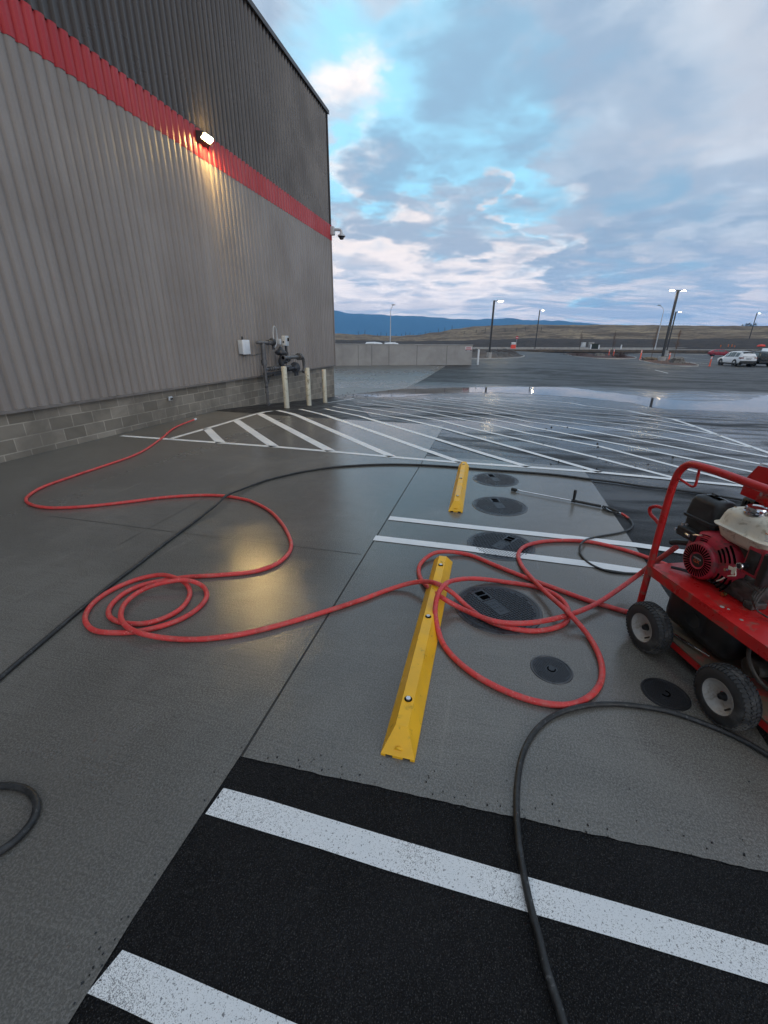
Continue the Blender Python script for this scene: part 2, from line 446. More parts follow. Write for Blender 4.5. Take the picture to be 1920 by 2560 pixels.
def wallc_fn(N, b):
    v = N.coord('Object'); n = N.noise(v, .8, 7, .65, .5); st_ = N.noise(N.mapping(v, (2, 2, .25)), 1, 6, .65); f = N.noise(v, 30, 5, .6)
    c = N.mix(N.ramp(n, .3, .7), (.30, .285, .27), (.37, .355, .335)); c = N.mix(N.ramp(st_, .5, .8, 0, .5), c, (.22, .21, .195))
    c = N.mix(N.ramp(f, .5, .8, 0, .3), c, (.42, .40, .375))
    N.put(b.inputs['Base Color'], c); b.inputs['Roughness'].default_value = .8
    N.put(b.inputs['Normal'], N.bump(f, .2, .01))
M['wallc'] = mat('cast_concrete_wall', wallc_fn)
M['kerb'] = simple('pale_kerb_concrete', (.36, .35, .33), .6, var=.2, scale=1.2)
M['lampblack'] = simple('black_lamp_post', (.013, .013, .014), .4)
M['galv'] = simple('galvanised_post', (.52, .54, .56), .45, .3)
M['sign_white'] = simple('sign_white', (.72, .70, .70), .5, var=.08)
M['sign_red'] = simple('sign_red', (.42, .03, .04), .5, var=.1)
M['sign_dark'] = simple('sign_dark', (.03, .02, .025), .5)
M['orange'] = simple('orange_plastic', (.80, .105, .045), .45, var=.12)
M['orange_red'] = simple('orange_red_plastic', (.80, .06, .03), .5, var=.15, scale=3)
M['wood'] = simple('raw_wood', (.40, .27, .15), .7)
M['boulder'] = simple('grey_boulder', (.20, .185, .165), .8, var=.4, scale=2.0, bump=.6, bscale=8, dirt=(.10, .088, .074), dirt_amt=.5, dscale=3)
M['brown_boulder'] = simple('brown_boulder', (.105, .085, .062), .8, var=.5, scale=2.0, bump=.6, bscale=8, dirt=(.055, .042, .030), dirt_amt=.5, dscale=3)
M['mulch'] = simple('red_brown_mulch', (.085, .036, .025), .85, var=.6, scale=9, bump=.8, bscale=14, dirt=(.022, .012, .010), dirt_amt=.5, dscale=12)
M['dirt'] = simple('wet_dark_soil', (.045, .032, .025), .7, var=.5, scale=3, bump=.8, bscale=9, dirt=(.045, .033, .025), dirt_amt=.4, dscale=5)
M['verge'] = simple('bare_brown_verge', (.105, .082, .064), .85, var=.5, scale=.6)
M['bark'] = simple('thin_bark', (.075, .055, .045), .85)
M['twig'] = simple('bare_twig', (.12, .075, .060), .85)
M['shrub'] = simple('bare_shrub_twigs', (.075, .040, .032), .85, var=.5, scale=5)
M['fir'] = simple('dark_evergreen', (.022, .030, .022), .8)
M['car_white'] = simple('white_car_paint', (.74, .76, .77), .22, var=.05, rvar=.06)
M['car_red'] = simple('red_car_paint', (.27, .025, .040), .3, var=.1)
M['car_black'] = simple('black_car_paint', (.012, .013, .014), .2)
M['car_silver'] = simple('dark_grey_car_paint', (.10, .11, .12), .25)
M['glass'] = simple('tinted_car_glass', (.012, .014, .016), .06, rvar=.03)
M['glass_clear'] = simple('pale_car_glass', (.09, .12, .13), .08, rvar=.03)
M['cladding'] = simple('grey_cladding', (.020, .021, .022), .6)
M['tail'] = simple('red_tail_lamp', (.20, .012, .012), .15)
M['alloy'] = simple('dark_alloy', (.11, .11, .12), .35, .6)
M['plate'] = simple('number_plate', (.45, .46, .47), .4)
def emit(name, col, strength):
    m = bpy.data.materials.new(name); m.use_nodes = True; n = m.node_tree.nodes; n.clear()
    e = n.new('ShaderNodeEmission'); e.inputs[0].default_value = (*col, 1); e.inputs[1].default_value = strength
    o = n.new('ShaderNodeOutputMaterial'); m.node_tree.links.new(e.outputs[0], o.inputs[0]); return m
M['led_warm'] = emit('wall_lamp_led', (1.0, .66, .22), 480)
M['led_lot'] = emit('lot_lamp_led', (1.0, .80, .50), 110)

# ------------------------------------------------------------------ ground sheets
def grid_sheet(name, mt, sl, tl, dz):
    mb = MB(); n = len(tl)
    mb.v = [wpt(s, t, h_raw(s, t)+dz) for s in sl for t in tl]
    for i in range(len(sl)-1):
        for j in range(n-1):
            mb.f.append([i*n+j, (i+1)*n+j, (i+1)*n+j+1, i*n+j+1]); mb.m.append(0)
    return tag(mb.build(name, mt, smooth=40), kind='structure')
grid_sheet('asphalt_pavement', M['asphalt'], SL, TL, -0.004)

def drape(name, polys, mts, dz, mids=None, jag=None, kind='structure'):
    """polygons of world points cut along the ground table's lines and laid on the ground"""
    bm = bmesh.new()
    for k, P in enumerate(polys):
        P = [Vector((p.x, p.y, 0)) for p in P]
        if jag:
            Q = []
            for a, b_ in zip(P, P[1:]+P[:1]):
                Q.append(a); L = (b_-a).length
                if jag(a, b_):
                    m = int(L/.02); nn = Vector((-(b_-a).y, (b_-a).x, 0)).normalized()
                    w = 0
                    for i in range(1, m):
                        w = .5*w + random.gauss(0, .0013)
                        Q.append(a + (b_-a)*(i/m) + nn*w)
            P = Q
        vs = [bm.verts.new(p) for p in P]
        tri = tessellate_polygon([P])
        for t3 in tri:
            try:
                f = bm.faces.new([vs[i] for i in t3]); f.material_index = mids[k] if mids else 0
            except ValueError: pass
    if bm.verts:
        ss = [st(v.co)[0] for v in bm.verts]; ts = [st(v.co)[1] for v in bm.verts]
        for sv in SL:
            if min(ss) < sv < max(ss):
                bmesh.ops.bisect_plane(bm, geom=bm.verts[:]+bm.edges[:]+bm.faces[:], plane_co=wpt(sv, 0), plane_no=DS)
        if max(ss) > 25:
            for tv in TL:
                if min(ts) < tv < max(ts):
                    bmesh.ops.bisect_plane(bm, geom=bm.verts[:]+bm.edges[:]+bm.faces[:], plane_co=wpt(0, tv), plane_no=NT)
    for v in bm.verts:
        s, t = st(v.co); v.co.z = H(s, t) + dz
    for f in bm.faces:
        f.normal_update()
        if f.normal.z < 0: f.normal_flip()
    me = bpy.data.meshes.new(name); bm.to_mesh(me); bm.free()
    for m in (mts if isinstance(mts, (list, tuple)) else [mts]): me.materials.append(m)
    o = bpy.data.objects.new(name, me); COL.objects.link(o)
    if kind: o['kind'] = kind
    return o
def px(*pts): return [G(x, y) for x, y in pts]
# concrete by the building, and the strip with the covers
J0, J1 = G(603, 1891), G(1047, 1169)           # the long joint
jd = (J1-J0).normalized(); J2 = J0 + jd*((G(1064, 1140)-J0).dot(jd)); JE_ = J0 + jd*((G(1109, 1063)-J0).dot(jd)); jn = Vector((jd.y, -jd.x, 0))
front_l = px((603, 1891), (335, 2292), (170, 2560))
back_l = J1 + jd*0.0
JE = JE_ - jn*.006
slabA = [wpt(-9, -.3), wpt(9.9, -.3), G(544, 1028), *px((640, 1034.5), (843, 1048)), JE, J0 - jn*.006, *front_l[1:],
         front_l[-1] + (front_l[-1]-front_l[-2])*3.0]
slabA = [slabA[0]] + slabA[1:]
front_r = px((603, 1891), (1120, 2006), (1920, 2180))
fr_ext = front_r[-1] + (front_r[-1]-front_r[-2]).normalized()*3
edge_r = px((1454, 1167.5), (1500, 1234), (1598, 1381))
er_ext = edge_r[-1] + (edge_r[-1]-edge_r[-2]).normalized()*6
slabB = [J0 + jn*.006, *front_r[1:], fr_ext, er_ext, edge_r[2], edge_r[1], edge_r[0], *px((1320, 1158), (1200, 1149)), J2 + jn*.006]
near_edge = lambda a, b: (a.y < 3.0 and b.y < 3.0 and min(a.y, b.y) > -.6 and max(a.x, b.x) < 3) and abs((b-a).normalized().dot(jd)) < .999
drape('concrete_pavement', [slabA], M['concrete'], 0.0, jag=near_edge)
drape('concrete_pavement', [slabB], M['concrete'], 0.0, jag=near_edge)
drape('concrete_apron', [[wpt(19.1, -9), wpt(41, -8.5), G(1114.6, 914.8), G(1013, 970.5), G(930, 980), G(845, 989)]], M['concrete'], 0.0)
drape('asphalt_patch', [[wpt(9.9, -.3), wpt(19.04, -.3), G(838, 993), G(880, 1002), *px((930, 1046), (843, 1048.5), (766, 1044.5), (730, 1041), (640, 1034.5), (544, 1028))]], M['patch'], -.002)
# joints
def ribbon(pts, w, step=.45):
    out = []; P = [Vector((p.x, p.y, 0)) for p in pts]
    L = []; R = []
    for i, p in enumerate(P):
        a = (P[i]-P[i-1]).normalized() if i else (P[1]-P[0]).normalized()
        b = (P[i+1]-P[i]).normalized() if i < len(P)-1 else a
        d = (a+b).normalized(); n = Vector((-d.y, d.x, 0)); k = w/2/max(.5, d.dot(a))
        L.append(p+n*k); R.append(p-n*k)
    return L + R[::-1]
drape('pavement_joint', [ribbon(px((120, 1290), (191.7, 1298.4), (397.8, 1325.5), (600, 1350), (903, 1386)), .006)], M['joint'], .0015)
drape('pavement_joint', [ribbon(px((300, 1361), (372, 1321), (560, 1219), (700, 1146), (864, 1061)), .004)], M['joint'], .0015)
drape('pavement_joint', [ribbon(px((60, 1231), (220, 1180), (400, 1123), (560, 1075), (653, 1046)), .004)], M['joint_pale'], .0015)
drape('pavement_joint', [ribbon([J0, J0*.5+J1*.5, J2], .013)], M['joint'], -.002)
# painted lines
LINES = [
 ([(303, 1089.6), (416, 1097.6), (560, 1107.8), (694, 1117.5), (840, 1130), (988, 1143.3), (1162, 1157.6), (1321, 1168), (1501, 1181), (1711, 1201), (1858, 1215)], .10),
 ([(425, 1097.6), (532, 1067), (643, 1034.3), (681, 1027.5)], .10),
 ([(517, 1071.5), (552, 1107)], .16), ([(590, 1051), (686, 1117)], .16), ([(648, 1034), (828, 1128.5)], .16),
 ([(694, 1026), (741, 1038), (981, 1142)], .14),
 ([(750, 1022.8), (836, 1046), (950, 1085), (1067, 1126.5), (1154, 1156.5)], .12),
 ([(811, 1022), (955, 1057), (1089, 1097), (1208, 1134), (1321, 1167.6)], .11),
 ([(833, 1016.5), (955, 1038), (1109, 1071), (1320, 1129.5), (1501, 1181)], .10),
 ([(843, 1009), (1017, 1035.6), (1161, 1066.5), (1320, 1102.4), (1501, 1145.8), (1710, 1200.6)], .10),
 ([(893, 1004.5), (1040, 1025), (1161, 1049), (1320, 1083), (1501, 1116), (1700, 1168), (1775, 1187), (1858, 1211)], .10),
 ([(930, 1001.5), (1161, 1036), (1320, 1066), (1573, 1115), (1870, 1177), (1960, 1197)], .10),
 ([(985, 1000), (1161, 1024), (1320, 1053.6), (1573, 1095.5), (1913, 1162), (2000, 1180)], .10),
 ([(1030, 998.5), (1161, 1014.5), (1320, 1042.7), (1573, 1077), (1920, 1142)], .10),
 ([(1060, 997), (1161, 1008.5), (1320, 1032.6), (1573, 1062.6), (1880, 1118.7)], .10),
 ([(1095, 996), (1210, 1007.5), (1320, 1024.7), (1573, 1050), (1804, 1089.6)], .10),
 ([(1125, 995), (1220, 1003.5), (1320, 1016), (1573, 1039), (1746, 1068.5)], .10),
 ([(1150, 994), (1240, 999.5), (1320, 1008), (1573, 1029), (1700, 1050)], .10),
 ([(1165, 993), (1320, 999), (1428, 1007.3), (1573, 1026.5), (1682, 1048), (1790, 1086), (1920, 1131), (2050, 1180)], .11),
 ([(819, 1006.4), (885, 995.5)], .09),
]
for i_, (pts, w) in enumerate(LINES):
    drape('painted_line', [ribbon(px(*pts), w*(.9 if i_ > 8 else 1))], M['paint'], .003 if i_ < 9 else -.0012)
drape('painted_line', [ribbon(px((973, 1295.7), (1246, 1325.5), (1420, 1344), (1592, 1363.5), (1719, 1382), (1900, 1405)), .098)], M['paint'], .005)
drape('painted_line', [ribbon(px((936, 1345.5), (1172, 1372.6), (1320, 1392.3), (1488, 1413), (1602, 1430), (1800, 1457)), .105)], M['paint'], .005)
drape('painted_line', [px((559, 1969), (660, 1996), (800, 2039), (960, 2087), (1120, 2134), (1300, 2186), (1560, 2260), (1920, 2363), (2200, 2443), (2200, 2545), (1920, 2459), (1560, 2350), (1330, 2283), (1120, 2221), (960, 2173), (800, 2121), (640, 2073), (513, 2034))], M['paint_rough'], -.0012)
s2 = px((306, 2374), (430, 2425), (580, 2490), (745, 2560)); s3 = px((386, 2560), (300, 2519), (217, 2482))
drape('painted_line', [s2 + [s2[-1]+(s2[-1]-s2[-2])*5, s3[0]+(s2[-1]-s2[-2])*5] + s3], M['paint_rough'], -.0012)
for pts, w in (([(1566, 918), (1625, 922)], .12), ([(1637, 925), (1670, 933)], .12), ([(1700, 893), (1790, 901)], .12), ([(1696, 903), (1768, 909)], .12), 
               ([(1700, 885), (1760, 889)], .12), ([(1900, 903), (1960, 905)], .12), ([(1890, 913), (1960, 917)], .12), ([(1845, 890), (1900, 893)], .12)):
    drape('painted_line', [ribbon(px(*pts), w)], M['paint'], .003)
# standing water in the low strip
pud = [(880, 985), (960, 976), (1013, 972), (1075, 971), (1162, 968.7), (1270, 967.6), (1400, 966), (1410, 966), (1472, 974), (1537, 982), (1627, 994.5), (1700, 1000.5), (1772, 1005), (1855, 1001), (1925, 985),
       (2080, 975), (2120, 1060), (1980, 1066), (1880, 1058), (1790, 1048), (1725, 1038), (1645, 1020), (1573, 1006), (1465, 996), (1400, 990.5), (1320, 985.5), (1234, 981), (1162, 981.3), (1082, 985), (1010, 992), (940, 994)]
def water_sheet(name, pts, z, jit=.10):
    P = [at_z(x, y, z) for x, y in pts]; Q = []
    for a, b_ in zip(P, P[1:]+P[:1]):
        Q.append(a); m = max(1, int((b_-a).length/.35)); nn = Vector((-(b_-a).y, (b_-a).x, 0)).normalized()
        for i in range(1, m): Q.append(a+(b_-a)*(i/m)+nn*random.uniform(-jit, jit))
    mb = MB(); mb.add(Q, tessellate_polygon([Q]))
    return tag(mb.build(name, M['water'], smooth=0), kind='structure')
water_sheet('puddle', pud, -.6605, .16)
def film(pts, n=1):
    P = px(*pts); Q = []
    for a, b_ in zip(P, P[1:]+P[:1]):
        Q.append(a); m = max(1, int((b_-a).length/.25)); nn = Vector((-(b_-a).y, (b_-a).x, 0)).normalized()
        for i in range(1, m): Q.append(a+(b_-a)*(i/m)+nn*random.uniform(-.06, .06))
    return drape('puddle', [Q], M['film'], .0025)
film([(838, 921), (900, 926), (985, 929), (1060, 925), (1090, 930), (1050, 944), (985, 936), (920, 940), (838, 934)])
film([(838, 957), (890, 952), (960, 949), (1030, 952), (1008, 968), (940, 972), (880, 968), (838, 972)])
film([(838, 940), (880, 942), (930, 944), (960, 946), (900, 950), (838, 949)])

# ------------------------------------------------------------------ country beyond the lot
RIDGE = [(300, 836), (700, 833), (835, 834), (905, 838), (985, 840), (1040, 838), (1090, 831), (1140, 822), (1195, 816), (1250, 814), (1330, 812), (1420, 813), (1505, 812), (1600, 814), (1700, 815), (1800, 815), (1920, 816), (2300, 822), (3200, 830)]
SOIL = [(300, 848), (835, 850), (985, 853), (1140, 852), (1250, 849), (1330, 846), (1505, 847), (1700, 848), (1920, 847), (3200, 850)]
def az_elev(x, y):
    r = ray(x, y); return math.atan2(r.x, r.y), r.z/math.hypot(r.x, r.y)
def prof(L):
    A = sorted(az_elev(x, y) for x, y in L)
    def f(a):
        if a <= A[0][0]: return A[0][1]
        for (a0, e0), (a1, e1) in zip(A, A[1:]):
            if a <= a1:
                u = (a-a0)/(a1-a0); return e0+(e1-e0)*(u*u*(3-2*u))
        return A[-1][1]
    return f
f_ridge, f_soil = prof(RIDGE), prof(SOIL)
from mathutils import noise as mn
def ter_z(a, D):
    base = -1.0
    zs = CAM_H + 205*f_soil(a); zr = CAM_H + 430*f_ridge(a)
    P = Vector((math.sin(a)*D, math.cos(a)*D, 0))
    w = mn.fractal(P*.02, 1.0, 2.0, 5); w2 = mn.fractal(P*.09+Vector((9, 3, 0)), 1.0, 2.0, 4)
    if D < 142: z = base
    elif D < 205: z = base + (zs-base)*_sm(142, 205, D)
    elif D < 240: z = zs - .4*_sm(205, 240, D)
    elif D < 430: z = zs - .4 + (zr-zs+.4)*(_sm(225, 445, D)/_sm(225, 445, 430))
    elif D < 900: z = zr - (zr+2)*_sm(430, 900, D)*1.2
    else: z = -6
    amp = _sm(150, 260, D)*(1-_sm(425, 500, D)*.6)
    if abs(D-430) < 25: amp *= .45
    return z + amp*(.9*w + .35*w2) + _sm(142, 160, D)*.25*w2
mb = MB(); AZ = [rad(-78 + 156*i/520) for i in range(521)]
RD = [30, 60, 100, 128, 142, 148, 154, 160, 167, 174, 181, 188, 195, 202, 205, 212, 222, 235] + [245+9*i for i in range(21)] + [430, 440, 460, 500, 600, 750, 900, 2000, 5000, 7100]
n = len(RD)
for a in AZ:
    for D in RD:
        z = ter_z(a, D) if D > 140 else -1.6
        mb.v.append(Vector((math.sin(a)*D, math.cos(a)*D, z)))
for i in range(len(AZ)-1):
    for j in range(n-1):
        mb.f.append([i*n+j, (i+1)*n+j, (i+1)*n+j+1, i*n+j+1]); mb.m.append(0)
def field_fn(N, b):
    v = N.coord('Object')
    D = N.vmath('LENGTH', N.vmath('MULTIPLY', v, (1, 1, 0)))
    n1 = N.noise(v, .035, 8, .68, .6); n2 = N.noise(v, .35, 7, .7); n3 = N.noise(N.mapping(v, (.02, .05, .4)), 1.0, 7, .7, .8)
    Dn = N.math('ADD', D, N.math('MULTIPLY', N.math('SUBTRACT', n2, .5), 16))
    grass = N.mix(N.ramp(n1, .42, .56), (.105, .066, .036), (.245, .172, .098))
    grass = N.mix(N.ramp(n3, .52, .60, 0, .8), grass, (.36, .265, .155))
    grass = N.mix(N.ramp(n2, .48, .60, 0, .75), grass, (.066, .042, .026))
    soil = N.mix(N.ramp(n2, .3, .7), (.024, .018, .015), (.060, .043, .034))
    olive = N.mix(N.ramp(n2, .3, .7), (.060, .050, .030), (.130, .104, .062))
    c = N.mix(N.ramp(Dn, 158, 168), olive, soil)
    c = N.mix(N.ramp(Dn, 203, 222), c, grass)
    N.put(b.inputs['Base Color'], c); b.inputs['Roughness'].default_value = .95
    N.put(b.inputs['Normal'], N.bump(n2, .8, 1.0))
M['field'] = mat('dry_field', field_fn)
tag(mb.build('field_terrain', M['field'], smooth=60), kind='structure')
# far mountains
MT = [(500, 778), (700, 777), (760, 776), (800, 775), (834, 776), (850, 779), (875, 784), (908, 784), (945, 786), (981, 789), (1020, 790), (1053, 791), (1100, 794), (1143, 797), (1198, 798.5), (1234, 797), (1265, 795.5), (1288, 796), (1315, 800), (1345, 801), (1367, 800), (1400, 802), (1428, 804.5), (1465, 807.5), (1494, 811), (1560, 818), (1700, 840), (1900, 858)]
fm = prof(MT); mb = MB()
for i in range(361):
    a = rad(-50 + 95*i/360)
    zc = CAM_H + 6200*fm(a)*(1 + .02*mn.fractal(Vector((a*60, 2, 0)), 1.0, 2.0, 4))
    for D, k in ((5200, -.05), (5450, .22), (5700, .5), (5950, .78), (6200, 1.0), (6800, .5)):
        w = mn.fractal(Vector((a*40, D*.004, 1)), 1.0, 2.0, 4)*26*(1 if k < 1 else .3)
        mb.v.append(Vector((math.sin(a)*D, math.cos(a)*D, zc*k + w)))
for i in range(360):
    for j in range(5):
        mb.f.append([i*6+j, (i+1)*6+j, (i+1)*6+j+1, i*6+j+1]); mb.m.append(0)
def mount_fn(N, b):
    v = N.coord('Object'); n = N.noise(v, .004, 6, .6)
    N.put(b.inputs['Base Color'], N.mix(N.ramp(n, .35, .65), (.018, .056, .104), (.030, .078, .130))); b.inputs['Roughness'].default_value = 1  # forest tone with the blue of distant haze painted into the base colour
M['mount'] = mat('haze_blue_forest_mountain', mount_fn)
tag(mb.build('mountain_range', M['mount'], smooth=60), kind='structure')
# road edge strips between the lot and the field
def far_strip(name, y0, y1, D, w, hh, mt, x0=835, x1=2100):
    a = []; 
    P0 = EYE + ray(x0, y0)*(D/ray(x0, y0).y); P1 = EYE + ray(x1, y1)*(D/ray(x1, y1).y)
    d = (P1-P0); L = d.length; d.normalize(); n_ = Vector((-d.y, d.x, 0)).normalized()
    mb = MB(); zt = min(P0.z, P1.z)
    vs = [P0, P1, P1+n_*w, P0+n_*w]; lo = [Vector((p.x, p.y, p.z-hh)) for p in vs]
    mb.add(vs+lo, [(0, 1, 2, 3), (4, 7, 6, 5), (0, 4, 5, 1), (1, 5, 6, 2), (2, 6, 7, 3), (3, 7, 4, 0)])
    return tag(mb.build(name, mt, smooth=0), kind='structure')
far_strip('kerb', 866.5, 870.5, 141, .5, .9, M['kerb'])
far_strip('kerb', 871.0, 875.0, 127, .45, .8, M['kerb'], 1150)
far_strip('verge', 873.0, 877.5, 121, 5, .6, M['verge'], 1150)

# ------------------------------------------------------------------ warehouse
RZ = math.atan2(DS.y, DS.x)
SC = 19.03                                   # the far corner
S0 = -12.0
bld = thing('warehouse_building', 'large warehouse with taupe ribbed steel siding, a red stripe and a charcoal upper band', 'warehouse', wpt(0, 0), RZ)
def panel(name, z0, z1, prof, mt, t0):
    """prof: one rib period as (offset along, depth)"""
    mb = MB(); per = prof[-1][0]; pts = []
    k = 0
    while S0 + k*per < SC-.06:
        for a, dpt in prof[:-1]:
            s = S0+k*per+a
            if s < SC-.05: pts.append((s, t0+dpt))
        k += 1
    pts.append((SC-.05, t0)); pts = [(S0, t0-.0)] + pts
    n = len(pts)
    vs = [(s, -t, z0) for s, t in pts] + [(s, -t, z1) for s, t in pts] + [(s, 0.03, z0) for s, t in pts] + [(s, .03, z1) for s, t in pts]
    fs = [(i, i+1, n+i+1, n+i) for i in range(n-1)]
    fs += [(i, 2*n+i, 2*n+i+1, i+1) for i in range(n-1)] + [(n+i, n+i+1, 3*n+i+1, 3*n+i) for i in range(n-1)]
    mb.add(vs, fs)
    return mb.build(name, mt, bld, smooth=0)
LOW = [(0, .008), (.024, .046), (.072, .055), (.124, .050), (.150, .008), (.1905, .008)]
UP = [(0, .004), (.106, .004), (.132, .058), (.160, .058), (.1905, .004)]
panel('lower_siding', .715, 5.52, LOW, M['taupe'], 0)
panel('red_stripe', 5.49, 6.02, LOW, M['red_siding'], .010)
panel('upper_siding', 6.00, 9.52, UP, M['dark_siding'], .004)
mb = MB(); mb.box(((S0+SC)/2, 20.03, -.12), (SC-S0, 40, 1.66)); mb.build('block_base', M['block'], bld, smooth=0)
mb = MB()
mb.box(((S0+SC)/2, -.022, .706), (SC-S0+.04, .10, .020)); mb.box(((S0+SC)/2, -.072, .694), (SC-S0+.04, .006, .044))
mb.build('base_flashing', M['flash'], bld, smooth=0)
mb = MB(); mb.box(((S0+SC)/2, 0.0, 9.575), (SC-S0+.16, .20, .10)); mb.box(((S0+SC)/2, -.108, 9.57), (SC-S0+.16, .016, .12))
mb.build('parapet_cap', M['trim'], bld, smooth=0)
mb = MB()
mb.box((SC+.006, -.018, 3.1), (.07, .10, 4.78), 0); mb.box((SC+.006, -.022, 5.755), (.072, .108, .53), 1); mb.box((SC+.006, -.018, 7.76), (.07, .10, 3.48), 2)
mb.build('corner_trim', [M['taupe'], M['red_siding'], M['dark_siding']], bld, smooth=0)
mb = MB()
mb.box((SC-.02, 20.1, 3.11), (.06, 40.0, 4.80), 0); mb.box((SC-.018, 20.1, 5.755), (.062, 40.0, .49), 1); mb.box((SC-.02, 20.1, 7.75), (.06, 40.0, 3.50), 2)
mb.build('end_wall', [M['taupe'], M['red_siding'], M['dark_siding']], bld, smooth=0)
mb = MB(); mb.box(((S0+SC)/2, 20.2, 9.3), (SC-S0-.2, 39.8, .2)); mb.build('roof', M['trim'], bld, smooth=0)

# things fixed to the wall
def wl(s, t, z): return (s, -t, z)          # wall-frame coordinates inside a wall thing
ls, lz = 10.62, 5.86
lamp = thing('wall_lamp', 'lit warm wall pack lamp glowing on the red stripe of the warehouse', 'wall lamp', wpt(ls, .05, lz), RZ)
mb = MB(); mb.prism([(-.0, .09), (-.16, .065), (-.185, .04), (-.17, .0), (-.11, -.035), (-.11, -.06), (0, -.12)], -.19, .19, lambda u, v, w: (w, u, v)); mb.build('lamp_housing', M['trim'], lamp, smooth=0)
mb = MB(); mb.prism([(-.187, .036), (-.173, .000), (-.113, -.033), (-.118, -.042), (-.180, -.010), (-.198, .038)], -.15, .15, lambda u, v, w: (w, u, v)); mb.build('lens', M['led_warm'], lamp, smooth=0)
cam_t = thing('security_camera', 'pale grey dome security camera on a bracket at the warehouse corner', 'camera', wpt(SC+.03, .06, 5.80), RZ)
mb = MB(); mb.box((.0, -.06, .02), (.16, .16, .30), bev=.02); mb.build('junction_box', M['cam_grey'], cam_t)
mb = MB(); mb.tube(catmull([(0, -.12, .06), (.0, -.30, .055), (.0, -.40, .03), (.0, -.43, -.04), (.0, -.43, -.08)], .02), .05); mb.build('arm', M['cam_grey'], cam_t)
mb = MB(); mb.lathe((0, -.43, -.05), (0, 0, -1), [(0, .04), (.0, .055), (.06, .09), (.09, .15), (.13, .155), (.135, .0)], 20); mb.build('camera_cap', M['cam_grey'], cam_t)
mb = MB(); mb.lathe((0, -.43, -.18), (0, 0, -1), [(0, .14), (.03, .13), (.05, .09), (.09, .085), (.11, .06), (.115, 0)], 20); mb.build('dome', M['dome'], cam_t)
mb = None
bs, bz = on_wall(622, 868, .2); bs2, bz2 = on_wall(607.5, 868, .2)
box_t = thing('utility_box', 'pale grey utility cabinet with a black antenna on the siding', 'utility box', wpt((bs+bs2)/2, .06, 1.52), RZ)
mb = MB(); mb.box((0, -.07, 0), (.36, .13, .36), bev=.012); mb.build('cabinet', M['grey_box'], box_t)
mb = MB(); mb.box((0, -.148, 0), (.375, .03, .375), bev=.010); mb.build('lid', M['white'], box_t)
mb = MB(); mb.cyl((-.04, -.08, .18), (-.04, -.08, .27), .022); mb.build('antenna', M['black'], box_t)
cs, cz = on_wall(640, 888, .05)
mb = MB(); mb.tube(catmull([(.02, -.05, -.18), (.08, -.04, -.215), (.30, -.03, -.20), (.55, -.035, -.225), (.86, -.03, -.20), (1.02, -.2, -.18)], .03), .011, 6); mb.build('conduit', M['pipe'], box_t)
os_, oz = on_wall(424, 996)
out_t = thing('outlet_box', 'small white outlet box with a dark flap on the block base', 'outlet', wpt(os_, .0, oz), RZ)
mb = MB(); mb.box((0, -.018, 0), (.105, .036, .085), bev=.006); mb.build('back_plate', M['grey_box'], out_t)
mb = MB(); mb.box((.004, -.045, -.008), (.060, .022, .040), bev=.006, rot=Matrix.Rotation(.25, 3, 'X')); mb.build('flap', M['grime'], out_t)

# gas meter set, seen against the wall
def gw(x, y, t):
    s, z = on_wall(x, y, t); return Vector((s, -t, z))
rs_, rz_ = on_wall(671.6, 1012, .32)
gz = H(rs_, .32)
gas = thing('gas_meter', 'dark grey gas meter set of pipes, valves and regulators behind the cream bollards', 'gas meter', wpt(0, 0), RZ)
T = .42
def gp(X, Y, t=T): return gw(580+X/8.295, 810+Y/8.295, t)
mb = MB(); a = gp(752, 1690, .34); a.z = H(a.x, .34)-.03
rx = a.x
top = gp(660, 385, .34).z
mb.cyl(a, (rx, -.34, gp(690, 820, .34).z), .042)
mb.cyl((rx, -.34, gp(690, 830, .34).z), (rx, -.34, top), .070, n=18)
for Y, r_, h_ in ((780, .092, .10), (840, .080, .05), (1210, .056, .05), (1420, .060, .05), (1660, .055, .05)):
    z = gp(690, Y, .34).z; mb.cyl((rx, -.34, z-h_/2), (rx, -.34, z+h_/2), r_, n=16)
mb.build('riser_pipe', M['pipe'], gas)
mb = MB(); zt = top
mb.cyl((rx-.30, -.34, zt), (rx+.45, -.34, zt), .046, n=18); mb.lathe((rx-.30, -.34, zt), (-1, 0, 0), [(0, .046), (.03, .042), (.055, .03), (.06, 0)], 16)
for dx in (.34, .44): mb.cyl((rx+dx-.03, -.34, zt), (rx+dx+.03, -.34, zt), .075, n=18)
mb.build('top_pipe', M['pipe'], gas)
mb = MB(); q = Vector((rx+.62, -.36, zt+.02))
mb.lathe(q-Vector((.14, 0, 0)), (1, 0, 0), [(0, .04), (.02, .09), (.06, .105), (.14, .105), (.2, .08), (.26, .04)], 18); mb.cyl(q, q+Vector((0, 0, -.22)), .045)
mb.build('valve', M['pipe_dark'], gas)
vx = rx+.95
mb = MB(); zb = gp(870, 590).z
mb.lathe((vx, -T, zb-.09), (0, 0, 1), [(0, .05), (.0, .11), (.035, .16), (.06, .18), (.085, .18), (.12, .155), (.17, .09), (.24, .045), (.26, .0)], 22)
mb.cyl((vx, -T, zb-.10), (vx, -T, gp(900, 890).z), .048); mb.lathe((vx, -T, gp(900, 800).z+.13), (0, 0, -1), [(0, .05), (.04, .085), (.12, .098), (.22, .075), (.27, .048)], 18)
mb.cyl((vx, -T-.02, gp(900, 760).z), (vx+.24, -T-.06, gp(960, 800).z), .05)
mb.build('upper_regulator', M['pipe_dark'], gas)
mb = MB(); tz = gp(1100, 350).z; tx = gp(1105, 350).x
